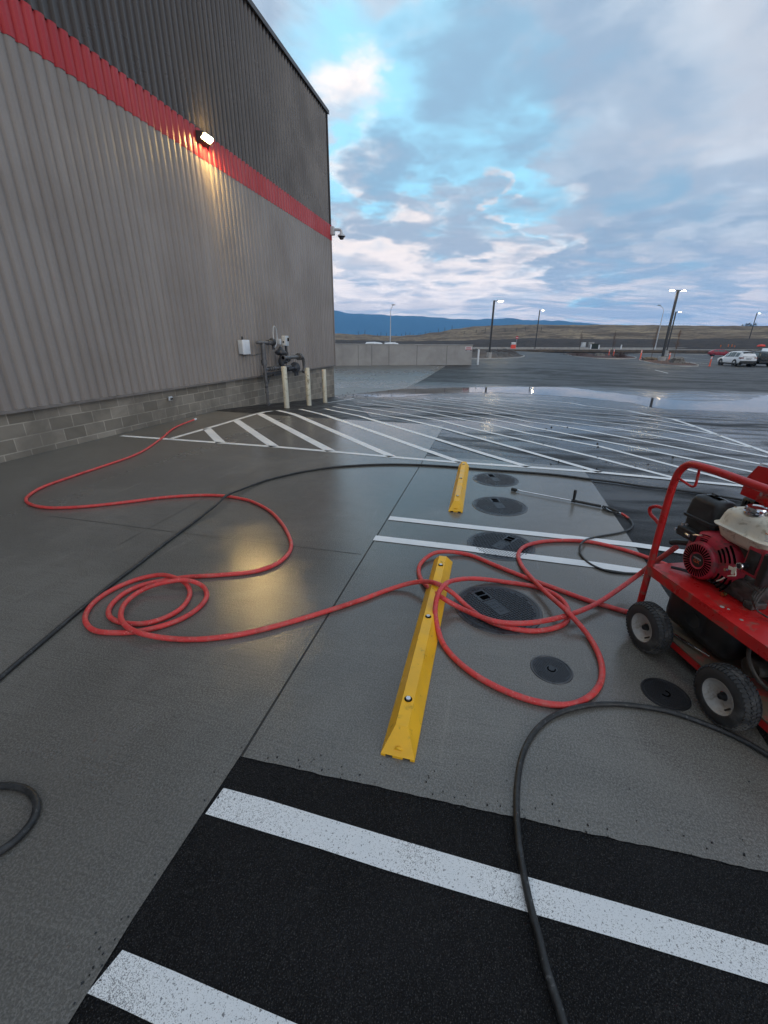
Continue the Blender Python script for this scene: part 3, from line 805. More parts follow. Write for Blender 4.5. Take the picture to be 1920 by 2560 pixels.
mb.box((tx, -T, tz), (.24, .14, .30), bev=.02); mb.box((tx+.05, -T-.075, tz+.04), (.08, .02, .10), 1); mb.box((tx-.122, -T+.01, tz-.03), (.012, .04, .05), 1)
mb.build('pressure_recorder', [M['grey_box'], M['hole']], gas)
mb = MB(); mb.cyl((tx+.02, -T, tz-.14), (tx+.02, -T, tz-.46), .040); mb.cyl((tx+.02, -T, tz-.34), (tx+.02, -T, tz-.42), .062); mb.tube(catmull([(tx+.02, -T, tz-.50), (tx-.02, -T, tz-.60), (tx-.2, -T, tz-.62), (vx, -T, zb)], .03), .045)
mb.cyl((tx-.1, -T-.02, tz-.56), (tx+.10, -T-.02, tz-.56), .07)
mb.build('recorder_stem', M['pipe_dark'], gas)
mb = MB(); sx, sz = gp(985, 370).x, gp(985, 370).z; mb.box((sx, -T, sz), (.10, .09, .17), bev=.02); mb.build('small_recorder', M['grey_box'], gas)
mb = MB(); c = gp(880, 300); mb.tube(catmull([c+Vector((-.05, 0, -.14)), c+Vector((-.06, 0, .10)), c+Vector((.0, 0, .32)), c+Vector((.10, 0, .33)), c+Vector((.17, 0, .18)), c+Vector((.17, 0, .0)), c+Vector((.08, 0, -.18)), c+Vector((-.02, 0, -.25))], .03), .014, 7); mb.build('cable_loop', M['grey_box'], gas)
mb = MB(); pz = gp(1130, 690).z; x0 = gp(985, 690).x; x1 = gp(1300, 690).x
mb.cyl((x0, -T-.12, pz), (x1+.05, -T-.12, pz), .058, n=18); mb.cyl((x0-.01, -T-.12, pz), (x0+.05, -T-.12, pz), .074, n=18)
mb.lathe((x0-.012, -T-.12, pz), (-1, 0, 0), [(0, .052), (.001, 0)], 16, m=1)
for dx in (.02, .12): mb.cyl((x1+dx, -T-.12, pz), (x1+dx+.05, -T-.12, pz), .112, n=18)
mb.tube(catmull([(x1+.15, -T-.12, pz), (x1+.36, -T-.12, pz-.02), (x1+.44, -T-.12, pz-.18), (x1+.44, -T-.12, pz-.42), (x1+.34, -T-.12, pz-.50)], .03), .050, 12)
for k in range(8):
    aa = 2*PI*k/8; mb.cyl((x1+.0, -T-.12+.088*math.cos(aa), pz+.088*math.sin(aa)), (x1+.2, -T-.12+.088*math.cos(aa), pz+.088*math.sin(aa)), .013, n=6)
mb.build('outlet_pipe', [M['pipe'], M['hole']], gas)
mb = MB(); dc = gp(1280, 900); dc.y = -T-.05
ax = Vector((-.80, -.58, .10)).normalized()
mb.lathe(dc-ax*.11, ax, [(0, .0), (.0, .06), (.04, .11), (.07, .160), (.085, .172), (.105, .172), (.115, .150), (.15, .11), (.175, .06), (.21, .045), (.215, 0)], 24)
mb.cyl(dc-Vector((.55, 0, .02)), dc, .045)
mb.build('service_regulator', M['pipe_dark'], gas)
mb = MB(); pa = gp(720, 940, .36); pb = gp(1180, 880, .40)
mb.cyl((rx, -.36, pa.z), (pb.x+.1, -T, pa.z+.02), .042)
for f_ in (.12, .22, .30, .5, .62): 
    xx = rx + (pb.x+.1-rx)*f_; mb.cyl((xx-.03, -.38, pa.z+.005), (xx+.03, -.38, pa.z+.005), .066)
mb.cyl((vx+.02, -T, pa.z+.05), (vx+.02, -T, pa.z-.34), .035)
mb.build('lower_pipe', M['pipe'], gas)
mb = MB(); bz_ = gp(900, 1065).z
mb.box(((rx+pb.x+.4)/2, -.30, gp(900, 1015).z), (pb.x+.4-rx, .05, .05)); mb.box((vx+.1, -.28, bz_), (.9, .06, .05)); xx = gp(822, 1200).x
mb.box((xx, -.25, bz_-.30), (.05, .05, .62)); mb.tube([(xx, -.25, bz_-.32), (xx+.2, -.28, bz_-.02)], .018, 6)
for dx in (.25, .32, .42): mb.cyl((dc.x-.2+dx, -T-.02, dc.z-.15), (dc.x-.2+dx, -T-.02, dc.z-.27), .035)
mb.build('bracket', M['pipe_dark'], gas)

# bollards by the meter
bm_ = MB(); bm_.lathe((0, 0, -.05), (0, 0, 1), [(0, .074), (1.16, .074), (1.175, .066), (1.18, .0)], 22)
bol = None
for (x, y), lab in (((717.5, 1020), 'cream pipe bollard in front of the gas meter, chipped brown at its foot'),
                    ((773, 1013.5), 'middle cream pipe bollard of three, just right of the gas meter'),
                    ((813, 1006.5), 'cream pipe bollard nearest the warehouse corner, streaked down its face')):
    P = G(x, y)
    if bol is None:
        bol = bm_.build('bollard', M['bollard'], loc=P); o = bol
    else:
        o = bol.copy(); COL.objects.link(o); o.location = P
    o.rotation_euler = (0, 0, random.uniform(0, 6)); tag(o, lab, 'bollard', 'bollards guarding the gas meter')

# ------------------------------------------------------------------ wheel stops
def stop_mesh(L):
    w, hgt, tw, es = .150, .100, .056, .085
    mb = MB()
    # plan: x across, y along 0..L
    a = w/2; b = tw/2
    vs = [(-a, 0, .012), (a, 0, .012), (a, L, .012), (-a, L, .012), (-b, es, hgt), (b, es, hgt), (b, L-es, hgt), (-b, L-es, hgt)]
    mb.add(vs, [(0, 1, 5, 4), (1, 2, 6, 5), (2, 3, 7, 6), (3, 0, 4, 7), (4, 5, 6, 7)])
    lo = [(-a, 0, 0), (a, 0, 0), (a, L, 0), (-a, L, 0)]
    # foot: side rails and a centre pad leave two drain notches at each end
    mb.box((-a+.010, L/2, .006), (.020, L-.001, .0119)); mb.box((a-.010, L/2, .006), (.020, L-.001, .0119))
    mb.box((0, .03, .006), (.045, .06, .0118)); mb.box((0, L-.03, .006), (.045, .06, .0118)); mb.box((0, L/2, .006), (.044, .3, .0117))
    mb.cyl((0, .028, .030), (0, .018, .026), .018, n=14)
    return mb
def bolt_parts(root, L):
    for y in (.24, L/2, L-.24):
        m1 = MB(); m1.lathe((0, y, .1002), (0, 0, 1), [(0, .0235), (.0012, .0235), (.0014, .0195), (.0012, 0)], 18, mats=[0, 0, 1])
        m1.cyl((0, y, .1012), (0, y, .1095), .0125, n=6, m=2)
        m1.build('bolt', [M['yellow'], M['hole'], M['steel']], root, smooth=0)
def wheel_stop(p_near_l, p_near_r, p_far_r, lab):
    A, B, C = G(*p_near_l), G(*p_near_r), G(*p_far_r)
    d = (C-B).normalized(); L = 1.83
    mid = (A+B)*.5; ang = math.atan2(d.y, d.x)-PI/2
    root = thing('wheel_stop', lab, 'wheel stop', mid, ang, 'yellow wheel stops')
    stop_mesh(L).build('stop_body', M['yellow'], root, smooth=0); bolt_parts(root, L)
    return root
wheel_stop((952.3, 1887), (1035.9, 1906.8), (1130.8, 1409), 'nearer yellow plastic wheel stop with a red hose draped over it')
wheel_stop((1121.2, 1279.7), (1156.2, 1281.5), (1172.5, 1167.6), 'farther yellow plastic wheel stop lying beside the two pale manhole covers')

# ------------------------------------------------------------------ covers in the pavement
def fit_circle(a, b, t, d):
    """circle on the ground whose picture has this bounding box"""
    def bb(P):
        q = []
        for k in range(48):
            th = 2*PI*k/48; X = Vector((P[0]+P[2]*math.cos(th), P[1]+P[3]*math.sin(th), 0)) - EYE
            Y = X.y*CP - X.z*SP; Z = X.y*SP + X.z*CP; u, v = F_PX*X.x/Y, -F_PX*Z/Y
            q.append((CX+CR*u-SR*v, CY+SR*u+CR*v))
        return [min(p[0] for p in q), max(p[0] for p in q), min(p[1] for p in q), max(p[1] for p in q)]
    c0 = at_z((a+b)/2, (t+d)/2, 0); P = [c0.x, c0.y, .27, .27]; T_ = [a, b, t, d]
    for it in range(15):
        r0 = bb(P); J = Matrix.Identity(4)
        for i in range(4):
            Q = list(P); Q[i] += 1e-3; r1 = bb(Q)
            for k in range(4): J[k][i] = (r1[k]-r0[k])/1e-3
        dlt = J.inverted() @ Vector([r0[k]-T_[k] for k in range(4)])
        P = [P[i]-dlt[i] for i in range(4)]
    return P
def tread(mb, R, pitch, ln, wd, hh, skip, m):
    n = int(R/pitch)+1
    for i in range(-n, n+1):
        for j in range(-n, n+1):
            x, y = i*pitch, j*pitch
            if math.hypot(x, y) > R-.012 or skip(x, y): continue
            dx, dy = (ln, wd) if (i+j) % 2 else (wd, ln)
            a, b = dx/2, dy/2; t_ = .72
            mb.add([(x-a, y-b, 0), (x+a, y-b, 0), (x+a, y+b, 0), (x-a, y+b, 0), (x-a*t_, y-b*t_, hh), (x+a*t_, y-b*t_, hh), (x+a*t_, y+b*t_, hh), (x-a*t_, y+b*t_, hh)],
                   [(0, 1, 5, 4), (1, 2, 6, 5), (2, 3, 7, 6), (3, 0, 4, 7), (4, 5, 6, 7)], m)
Rb = .298
def big_cover():
    root = thing('manhole_cover', 'x', 'manhole cover', (0, 0, .0), 0, 'large round tank covers')
    mb = MB(); mb.lathe((0, 0, 0), (0, 0, 1), [(.0005, Rb), (.0045, Rb-.004), (.0045, Rb-.020), (.0015, Rb-.022), (.0015, Rb-.027)], 64); mb.build('cover_frame', M['iron_rim'], root)
    mb = MB(); R = Rb-.027
    mb.lathe((0, 0, 0), (0, 0, 1), [(.0030, R), (.0045, R-.003), (.0045, R-.014), (.0028, R-.016), (.0026, 0)], 64)
    sk = lambda x, y: (abs(x) < .056 and abs(y+.005) < .092) or (abs(x) < .055 and abs(y-.166) < .062)
    tm = MB(); tread(tm, R-.012, .0205, .0200, .0070, .0042, sk, 0); mb.add([v+Vector((0, 0, .0027)) for v in tm.v], tm.f, 0)
    mb.box((0, -.005, .0032), (.092, .160, .0022))
    for sx_ in (-1, 1): mb.box((sx_*.045, -.005, .0048), (.006, .160, .002)); mb.box((0, -.005+sx_*.078, .0048), (.0839, .005, .0019))
    for k in range(3):
        mb.box((-.024+.024*k, .040, .0050), (.013, .022, .002)); mb.box((-.024+.024*k, .002, .0050), (.013, .020, .002))
    mb.box((0, -.042, .0050), (.03, .010, .002))
    mb.build('cover_plate', M['iron'], root, smooth=0)
    for y in (.138, .195):
        m2 = MB(); m2.box((0, y, .0040), (.066, .040, .0035)); m2.build('pick_hole', M['hole'], root, smooth=0)
    return root
proto = big_cover()
for bb_, lab, rot in (((1134.8, 1357.2, 1461, 1590), 'largest dark manhole cover, under the red hose loops right of the wheel stop', .45),
                      ((1167.5, 1339, 1327.6, 1404.5), 'dark manhole cover crossed by a white painted line', -.74),
                      ((1179.7, 1319.7, 1241.8, 1290), 'pale wet manhole cover just right of the near end of the farther wheel stop', .05),
                      ((1181.6, 1297.3, 1184.6, 1214.5), 'farthest pale wet manhole cover, beside the far end of the farther wheel stop', .10)):
    P = fit_circle(*bb_); o = proto if proto['label'] == 'x' else dup(proto)
    o['label'] = lab; o.location = (P[0], P[1], 0); o.rotation_euler = (0, 0, rot); k = (P[2])/Rb; o.scale = (k, k, 1)
Rs = .113
sm_ = thing('small_cover', 'small round dark cover lying inside the big red hose loop', 'cover', (0, 0, 0), 0, 'small round covers')
mb = MB(); mb.lathe((0, 0, 0), (0, 0, 1), [(.0005, Rs), (.004, Rs-.003), (.004, Rs-.010), (.001, Rs-.012), (.001, Rs-.015)], 48); mb.build('cover_frame', M['iron_rim'], sm_)
mb = MB(); mb.lathe((0, 0, 0), (0, 0, 1), [(.0025, Rs-.015), (.0038, Rs-.017), (.0028, Rs-.020), (.0026, 0)], 48)
tm = MB(); tread(tm, Rs-.010, .0092, .0066, .0052, .0022, lambda x, y: math.hypot(x, y) < .03, 0); mb.add([v+Vector((0, 0, .0026)) for v in tm.v], tm.f); mb.build('cover_plate', M['iron'], sm_, smooth=0)
mb = MB(); mb.tube([(.020*math.cos(a_), .020*math.sin(a_), .0040) for a_ in [PI*.7+PI*1.25*k/14 for k in range(15)]], .0035, 6); mb.build('lift_slot', M['hole'], sm_)
P = fit_circle(1326, 1432.8, 1639, 1711); sm_.location = (P[0], P[1], 0)
M['iron_black'] = simple('blackened_iron', (.008, .008, .010), .55, .1, var=.4)
P = fit_circle(1600.7, 1729, 1694, 1779.5); blk_ = dup(sm_, 'small round black cover right beside the near wheel of the red cart', (P[0], P[1], 0), 1.2)
for c_ in blk_.children:
    c_.data = c_.data.copy(); c_.data.materials[0] = M['iron_black'] if 'lift' not in c_.name else M['hole']

# ------------------------------------------------------------------ hoses
def hose(name, pts, r, mt, label, cat='hose', extra=None, n=12, group=None):
    """pts: (x, y[, lift]) of the hose's middle as seen; lift is how far it is held above lying flat"""
    P = []
    for p in pts:
        lf = r + (p[2] if len(p) > 2 else 0.0)
        P.append(G(p[0], p[1], lf))
    for e in (extra or []): P.append(Vector(e))
    C = catmull(P, .025)
    o = MB().tube(C, r, n).build(name, mt, smooth=60)
    return tag(o, label, cat, group), C
rA = .0165
h1, C1 = hose('red_hose', [
 (486, 1049, .05), (441, 1067, .01), (401, 1098), (344, 1134.5), (271, 1161), (181, 1191), (108.5, 1217), (74, 1237), (65, 1251), (83, 1263), (126.6, 1269.5), (217, 1266), (325.5, 1254), (416, 1243), (506, 1238), (557, 1239.5), (600, 1246), (625, 1252), (671, 1275), (703, 1307), (723, 1342), (728, 1365), (717.6, 1388), (688.7, 1411), (642, 1427.6), (550, 1437.5), (463, 1443), (416, 1450), (361.7, 1461), (314.6, 1481), (282, 1508), (271, 1530), (278.5, 1546), (307.4, 1557, .0), (361.7, 1558.8), (408.7, 1546), (448.5, 1524.4), (470, 1499), (474.5, 1477), (463, 1457.5, .012), (434, 1443, .034), (397.8, 1437.6, .02), (343.6, 1448.5), (282, 1473.8), (235, 1506), (213.4, 1539), (217, 1560.6), (238.7, 1577), (289.3, 1582), (343.6, 1578.7), (408.7, 1564), (463, 1542.5), (502.7, 1513.6), (517, 1488), (506, 1465, .014), (470, 1451, .045), (416, 1455, .045), (361.7, 1472, .02), (318, 1502.7, .018), (302, 1535, .030), (311, 1560.6, .034), (343.6, 1580.5, .034), (397.8, 1593, .01), (488, 1598.5), (600, 1586), (705, 1561), (810, 1530), (900, 1500.6), (974, 1473.4), (1023.6, 1458.6, .03), (1063, 1453.6, .075), (1097.7, 1461, .105), (1132, 1483, .06), (1167, 1515.4, .012), (1206.5, 1545), (1256, 1565), (1320, 1577), (1369.6, 1573.8), (1409, 1560), (1421.5, 1540), (1416.5, 1515.4), (1394, 1490.7), (1344.9, 1468.5), (1270.7, 1456), (1196.6, 1447, .02), (1147, 1448.7, .08), (1112.5, 1461, .150), (1095, 1486, .145), (1088, 1525, .09), (1092.8, 1565, .045), (1107.6, 1609), (1142, 1651), (1196.6, 1693), (1270.7, 1730.5), (1345, 1755), (1419, 1762.6), (1468.5, 1745), (1498, 1713), (1505.6, 1678.6), (1495.7, 1634), (1463.6, 1579.7, .01), (1419, 1530, .068), (1369.6, 1485.8, .036), (1330, 1446, .03), (1303, 1411.6), (1295.5, 1387), (1310, 1367), (1345, 1355.8), (1394, 1351.4), (1468.5, 1353.8), (1542.6, 1369.6), (1592, 1384.5), (1640, 1402), (1720, 1432), (1830, 1470), (2000, 1510)], rA, M['red_hose'],
 'long red hose from the block wall, coiled on the concrete left of the wheel stop')
tip = C1[0]; td = (C1[0]-C1[6]).normalized()
MB().cyl(tip-td*.01, tip+td*.035, .021).lathe(tip+td*.035, td, [(0, .024), (.012, .026), (.026, .022), (.03, .0)], 14).build('coupling', M['white'], h1)
h2, C2 = hose('red_hose', [
 (2150, 1890), (2010, 1835), (1920, 1796), (1840, 1722), (1740, 1620), (1640, 1549), (1560, 1528), (1517, 1515.4), (1468.5, 1500.6), (1394, 1473.4), (1320, 1446), (1246, 1416.6), (1172, 1387, .0), (1122.5, 1379.5, .012), (1088, 1382, .02), (1063, 1397, .01), (1048, 1416.6), (1050, 1443, .0), (1068, 1466, .012), (1107.6, 1495.7, .085), (1147, 1518, .03), (1196.6, 1540, .034), (1246, 1555, .034), (1320, 1557.5, .034), (1394, 1545, .034), (1443.7, 1530, .036), (1493, 1508, .034), (1542.6, 1476, .06), (1592, 1440, .12), (1622, 1417, .22), (1655, 1393, .36), (1690, 1368, .50)], rA, M['red_hose'],
 'shorter red hose looping from under the cart wheel and climbing to the cart engine')
rB = .0135
hose('black_hose', [(-260, 1935), (-120, 1805), (0, 1695), (96, 1613), (193, 1531), (289, 1453), (343.6, 1412), (398, 1369), (452, 1329), (506, 1289, .012), (542.5, 1260, .034), (566, 1239, .036), (607, 1222, .012), (661.7, 1202), (716, 1188), (770, 1177), (842.5, 1167), (900, 1163), (944.7, 1161), (1017, 1161), (1089, 1164), (1143.6, 1167.6), (1180, 1171), (1234, 1175), (1306, 1180), (1400, 1188), (1475.5, 1198), (1537, 1205.5), (1609, 1216), (1681.7, 1223.6), (1772, 1236), (1920, 1262), (2150, 1310)], rB, M['black_hose'],
     'long black hose running diagonally over the concrete and on behind the red cart')
hose('black_hose', [(1440, 2690), (1409, 2560), (1390, 2495.6), (1366, 2423), (1346.6, 2341), (1327, 2269), (1310.5, 2192), (1298.4, 2119.5), (1292, 2037.5), (1292.6, 1970), (1300.8, 1907), (1317.7, 1859), (1341.8, 1823), (1380, 1791.6), (1428.6, 1772, .006), (1481.6, 1761.7, .004), (1539.5, 1760), (1602, 1766), (1674.5, 1779.6), (1747, 1803.7), (1819, 1832.6), (1872, 1859), (1920, 1888), (2080, 1985)], .0125, M['black_hose'],
     'thick black hose arching across the two wide white stripes up past the near cart wheel')
hose('black_hose', [(-190, 2010), (-60, 1975), (0, 1965), (38.6, 1966), (72.3, 1978), (91.6, 2007), (86.8, 2041), (62.7, 2077), (29, 2108.6), (0, 2128), (-120, 2215)], .0140, M['black_hose'],
     'bend of black hose on bare concrete at the left edge below the coil')
tsup, CT = hose('thin_hose', [(1549, 1281, .012), (1558, 1286.5, .006), (1568.4, 1293.4), (1579, 1304), (1582, 1313), (1574, 1323), (1548.5, 1332), (1508.7, 1339), (1479, 1345, .006), (1459, 1353, .034), (1450, 1365, .030), (1449, 1377, .006), (1455, 1391), (1469, 1405), (1489, 1417), (1518.7, 1427.7), (1548.5, 1432), (1588, 1433.7), (1640, 1433), (1700, 1437), (1760, 1450)], .0088, M['black_hose'],
     'thin black hose curling from the spray lance over the red hose to the cart', n=10)
MB().tube(CT[1:6], .0125, 10).build('sleeve', M['red_hose'], tsup)

# ------------------------------------------------------------------ spray lance on the ground
A = G(1290, 1225, .022); B = G(1429, 1250.7, .020); Cc = G(1437, 1252.6, .022); D_ = G(1502.7, 1265.6, .022); E_ = G(1507, 1266.8, .022); F_ = G(1547, 1281, .02)
lo = G(1290, 1225)
lance = thing('spray_lance', 'pressure washer lance with black grips and a bright steel tube lying on the concrete', 'spray lance', lo)
def L_(p): return p - lo
dA = (B-A).normalized()
MB().cyl(L_(A-dA*.055), L_(A), .019, .021).cyl(L_(A), L_(A+dA*.015), .014).build('nozzle', M['black'], lance)
MB().cyl(L_(A+dA*.015), L_(D_), .0065, n=10).cyl(L_(A+dA*.02), L_(A+dA*.045), .012, n=6).build('tube', M['chrome'], lance)
m1 = MB(); up = Vector((0, 0, 1)); base = G(1434, 1252.2, .022)
m1.cyl(L_(base-dA*.022), L_(base+dA*.022), .017); m1.cyl(L_(base), L_(base+up*.03), .013); m1.tube([L_(base+up*.025), L_(base+up*.05), L_(base+up*.115), L_(base+up*.130)], [.014, .0155, .0175, .014], 12); m1.build('side_handle', M['black'], lance)
m1 = MB(); k = 26
pr = [];
for i in range(k*2+1): pr.append(((D_-Cc).length*i/(k*2), .0165 if i % 2 else .0135))
m1.lathe(L_(Cc), (D_-Cc), pr, 12); m1.build('grip_sleeve', M['black'], lance)
MB().cyl(L_(D_), L_(E_+dA*.01), .009).build('coupling', M['steel'], lance)
MB().cyl(L_(F_-(F_-E_).normalized()*.02), L_(G(1556, 1285.5, .016)), .0095).build('swivel', M['steel'], lance)
m1 = MB(); dg = (F_-E_).normalized(); sd = Vector((-dg.y, dg.x, 0)); LG = (F_-E_).length
def gpt(u, v, z=0): return L_(E_) + dg*(u*LG) + sd*v + Vector((0, 0, z))
m1.tube(catmull([gpt(-.02, .0), gpt(.2, .012), gpt(.55, .014), gpt(.85, .004), gpt(1.02, 0)], .01), .0175, 10)
m1.tube(catmull([gpt(.05, -.0), gpt(.22, -.046), gpt(.55, -.058), gpt(.85, -.040), gpt(1.0, -.004)], .01), .0085, 8)
m1.build('trigger_gun', M['black'], lance)
MB().tube(catmull([gpt(.22, -.004), gpt(.42, -.026), gpt(.68, -.036)], .01), .006, 8).build('trigger', M['steel'], lance)

# ------------------------------------------------------------------ pressure washer cart
Rw = .145
O_ = at_z(1601.8, 1569, Rw); a_ = at_z(1791, 1742, Rw)-O_; a_.z = 0; WB = a_.length
E1 = a_.normalized(); O_.z = 0
# local frame: x = E1 (towards the viewer), y = E2 (into the cart), z up
cart_rz = math.atan2(E1.y, E1.x)
cart = thing('pressure_washer', 'red pressure washer cart with a cream fuel tank and black pneumatic wheels', 'pressure washer', O_, cart_rz)
Y0 = .135                                            # outer face of the frame
WID = .62
# parts: wheels
def wheel(x, y, sgn, steer=0.0):
    """axle along y; sgn -1 shows its face to -y"""
    w = .098; yy = y
    prof = [(-.040, .078), (-.048, .086), (-.049, .100), (-.046, .118), (-.040, .131), (-.031, .139), (-.015, .1435), (0, .145), (.015, .1435), (.031, .139), (.040, .131), (.046, .118), (.049, .100), (.048, .086), (.040, .078)]
    m1 = MB(); m1.lathe((0, 0, 0), (0, 1, 0), prof, 48)
    NB = 44
    for k in range(NB):
        aa = 2*PI*k/NB
        for row, (yo, rr, wd) in enumerate(((-.034, .1385, .020), (-.012, .1445, .017), (.012, .1445, .017), (.034, .1385, .020))):
            a2 = aa + (PI/NB if row % 2 else 0)
            R_ = Matrix.Rotation(-a2, 3, 'Y')
            p = R_ @ Vector((rr-.001, yo, 0)); tilt = Matrix.Rotation((.62 if yo > .02 else -.62 if yo < -.02 else 0)*1.0, 3, 'Z')
            m1.box(p, (.0075, wd, .0125), rot=R_ @ tilt @ Matrix.Rotation(.35 if row % 2 else -.35, 3, 'X'))
    t = m1.build('wheel', M['tyre'], cart, smooth=40, loc=(x, yy, Rw)); t.rotation_euler = (0, random.uniform(0, 1), steer)
    r = MB(); s_ = sgn
    r.lathe((0, 0, 0), (0, s_, 0), [(-.040, .080), (.030, .080), (.044, .0835), (.046, .080), (.036, .074), (.022, .068), (.010, .058), (.004, .040), (.006, .026), (.012, .022)], 36)
    r.cyl((.055, s_*.008, 0), (.055+.004, s_*.040, 0), .004, n=8, m=1)
    r.build('rim', [M['rim'], M['black']], t, smooth=50)
    r = MB(); r.lathe((0, 0, 0), (0, s_, 0), [(.0, .020), (.020, .017), (.034, .013), (.036, .008), (.030, .008), (.030, 0)], 18); r.cyl((0, 0, 0), (0, -s_*.10, 0), .012); r.build('hub', M['black'], t)
    return t
wheel(0, .049, -1); wheel(WB, .049, -1)
wheel(0, WID+.17, 1); wheel(WB, WID+.17, 1)
XA, XB = -.215, .78
PZ_ = .437
m1 = MB()                                           # platform: folded sheet, rolled edge
m1.box(((XA+XB)/2, Y0+WID/2, PZ_-.004), (XB-XA, WID, .008))
m1.box(((XA+XB)/2, Y0+.0040, PZ_-.034), (XB-XA, .008, .052)); m1.box(((XA+XB)/2, Y0+WID-.004, PZ_-.034), (XB-XA, .008, .052)); m1.box((XA+.004, Y0+WID/2, PZ_-.034), (.0079, WID-.02, .052))
m1.build('platform', M['cart_red'], cart, smooth=0)
m1 = MB(); TZ = .112
m1.box(((XA+.04+XB)/2, Y0+WID/2, TZ-.004), (XB-XA-.04, WID-.012, .008))
m1.box(((XA+.04+XB)/2, Y0+.012, TZ-.027), (XB-XA-.04, .010, .038), 1); m1.box(((XA+.04+XB)/2, Y0+WID-.012, TZ-.027), (XB-XA-.04, .010, .038), 1)
m1.build('lower_tray', [M['tray_dirt'], M['cart_red']], cart, smooth=0)
m1 = MB(); yb = Y0+.012; rt = .0195
m1.tube(catmull([(XA+.004, yb, .06), (XA+.004, yb, .5), (XA+.010, yb, .96), (XA+.028, yb, 1.035), (XA+.075, yb, 1.083), (XA+.15, yb, 1.093), (XA+.6, yb, 1.088), (XB-.10, yb, 1.085), (XB-.02, yb, 1.05), (XB, yb, .96), (XB, yb, .06)], .02), rt, 14)
yb2 = Y0+WID-.012
m1.tube(catmull([(XA+.30, yb2, .44), (XA+.30, yb2, .8), (XA+.33, yb2, 1.03), (XA+.42, yb2, 1.09), (XA+.6, yb2, 1.09), (XB-.10, yb2, 1.085), (XB-.02, yb2, 1.05), (XB, yb2, .96), (XB, yb2, .06)], .02), rt, 14)
m1.cyl((XA+.004, yb2, .06), (XA+.004, yb2, .44), rt); m1.cyl((XB, yb, .75), (XB, yb2, .75), rt)
m1.tube(catmull([(XA+.026, yb, .995), (XA+.075, yb+.002, .985), (XA+.125, yb+.004, .977), (XA+.143, yb+.004, .985), (XA+.146, yb+.003, 1.02), (XA+.146, yb, 1.075)], .01), .0065, 8)
m1.tube(catmull([(XA-.00, yb-.004, .80), (XA-.06, yb-.01, .792), (XA-.095, yb-.015, .765), (XA-.085, yb-.012, .735), (XA-.04, yb-.004, .712), (XA-.00, yb, .69)], .01), .0105, 8)
m1.build('frame', M['cart_red'], cart)
m1 = MB()                                           # red guard plate behind the engine
pl = [(-.126, .908), (-.121, 1.005), (-.080, 1.084), (.30, 1.094), (.30, .86), (-.02, .86), (-.03, .905)]
m1.prism(pl, .500, .510, lambda u, v, w: (u, w, v)); m1.box((.11, .535, 1.0955), (.38, .06, .005), 3); m1.box((.22, .53, .66), (.05, .04, .44))
m1.cyl((.028, .502, 1.008), (.028, .485, 1.008), .013, m=1); m1.cyl((.010, .50, .955), (.010, .470, .955), .010, m=2)
m1.tube([(-.004, .482, .905), (-.008, .476, .88), (-.008, .485, .84)], .011, 8, m=1)
m1.build('guard_plate', [M['cart_red'], M['hole'], M['steel'], M['grey_box']], cart, smooth=0)
m1 = MB()                                           # black tank slung under the platform
m1.box((.12, Y0+.27, .272), (.46, .42, .265), bev=.07); m1.cyl((.12, Y0+.055, .27), (.12, Y0+.10, .27), .045)
m1.build('under_tank', M['black'], cart)
m1 = MB(); m1.box((.52, Y0+.30, .24), (.22, .24, .20), bev=.03); m1.cyl((.44, Y0+.10, .22), (.44, Y0+.4, .22), .05); m1.cyl((.56, Y0+.12, .30), (.56, Y0+.3, .30), .035); m1.tube(catmull([(.40, Y0+.1, .34), (.44, Y0+.07, .28), (.5, Y0+.09, .2), (.6, Y0+.12, .17)], .02), .010, 7)
m1.build('pump', M['grime'], cart)
m1 = MB(); m1.tube([(.04, Y0+.03, .128), (.15, Y0+.05, .132)], .0075, 8); m1.tube([(.15, Y0+.05, .132), (.26, Y0+.075, .138)], .0055, 8); m1.build('drain_tube', M['chrome'], cart)
m1 = MB(); m1.tube(catmull([(-.28, .31, .545), (-.22, .315, .575), (-.14, .33, .59), (-.10, .34, .55), (-.075, .345, .50)], .015), .017, 8); m1.tube([(-.16, .325, .585), (-.12, .30, .52)], .012, 8); m1.build('hose_fitting', M['black'], cart)
m1 = MB(); m1.tube(catmull([(-.14, .22, .455), (-.10, .25, .46), (-.05, .30, .455)], .02), .009, 7); m1.build('cable', M['black'], cart)
# engine
EY = .275                                           # plane of the recoil face
m1 = MB()
m1.box((.03, EY+.21, .60), (.30, .26, .27), bev=.03); m1.box((.06, EY+.20, .462), (.34, .30, .045), bev=.01)
m1.box((.17, EY+.13, .50), (.20, .16, .10), bev=.025); m1.cyl((-.02, EY+.30, .58), (-.02, EY+.42, .58), .045)
for k in range(7): m1.box((-.13, EY+.24, .55+.026*k), (.16, .20, .008))
m1.box((.265, EY+.08, .455), (.05, .09, .035), bev=.006); m1.tube([(.24, EY+.02, .575), (.33, EY-.0, .575)], .006, 6); m1.cyl((.155, EY+.02, .452), (.155, EY+.0, .452), .012, m=1)
for k in range(4): m1.tube(catmull([(.27+.012*k, EY+.06, .60), (.30+.01*k, EY+.0, .53-.01*k), (.33, EY+.02, .47), (.40+.02*k, EY+.06, .45)], .02), .004, 6)
eng = m1.build('engine', [M['grime'], M['brass']], cart)
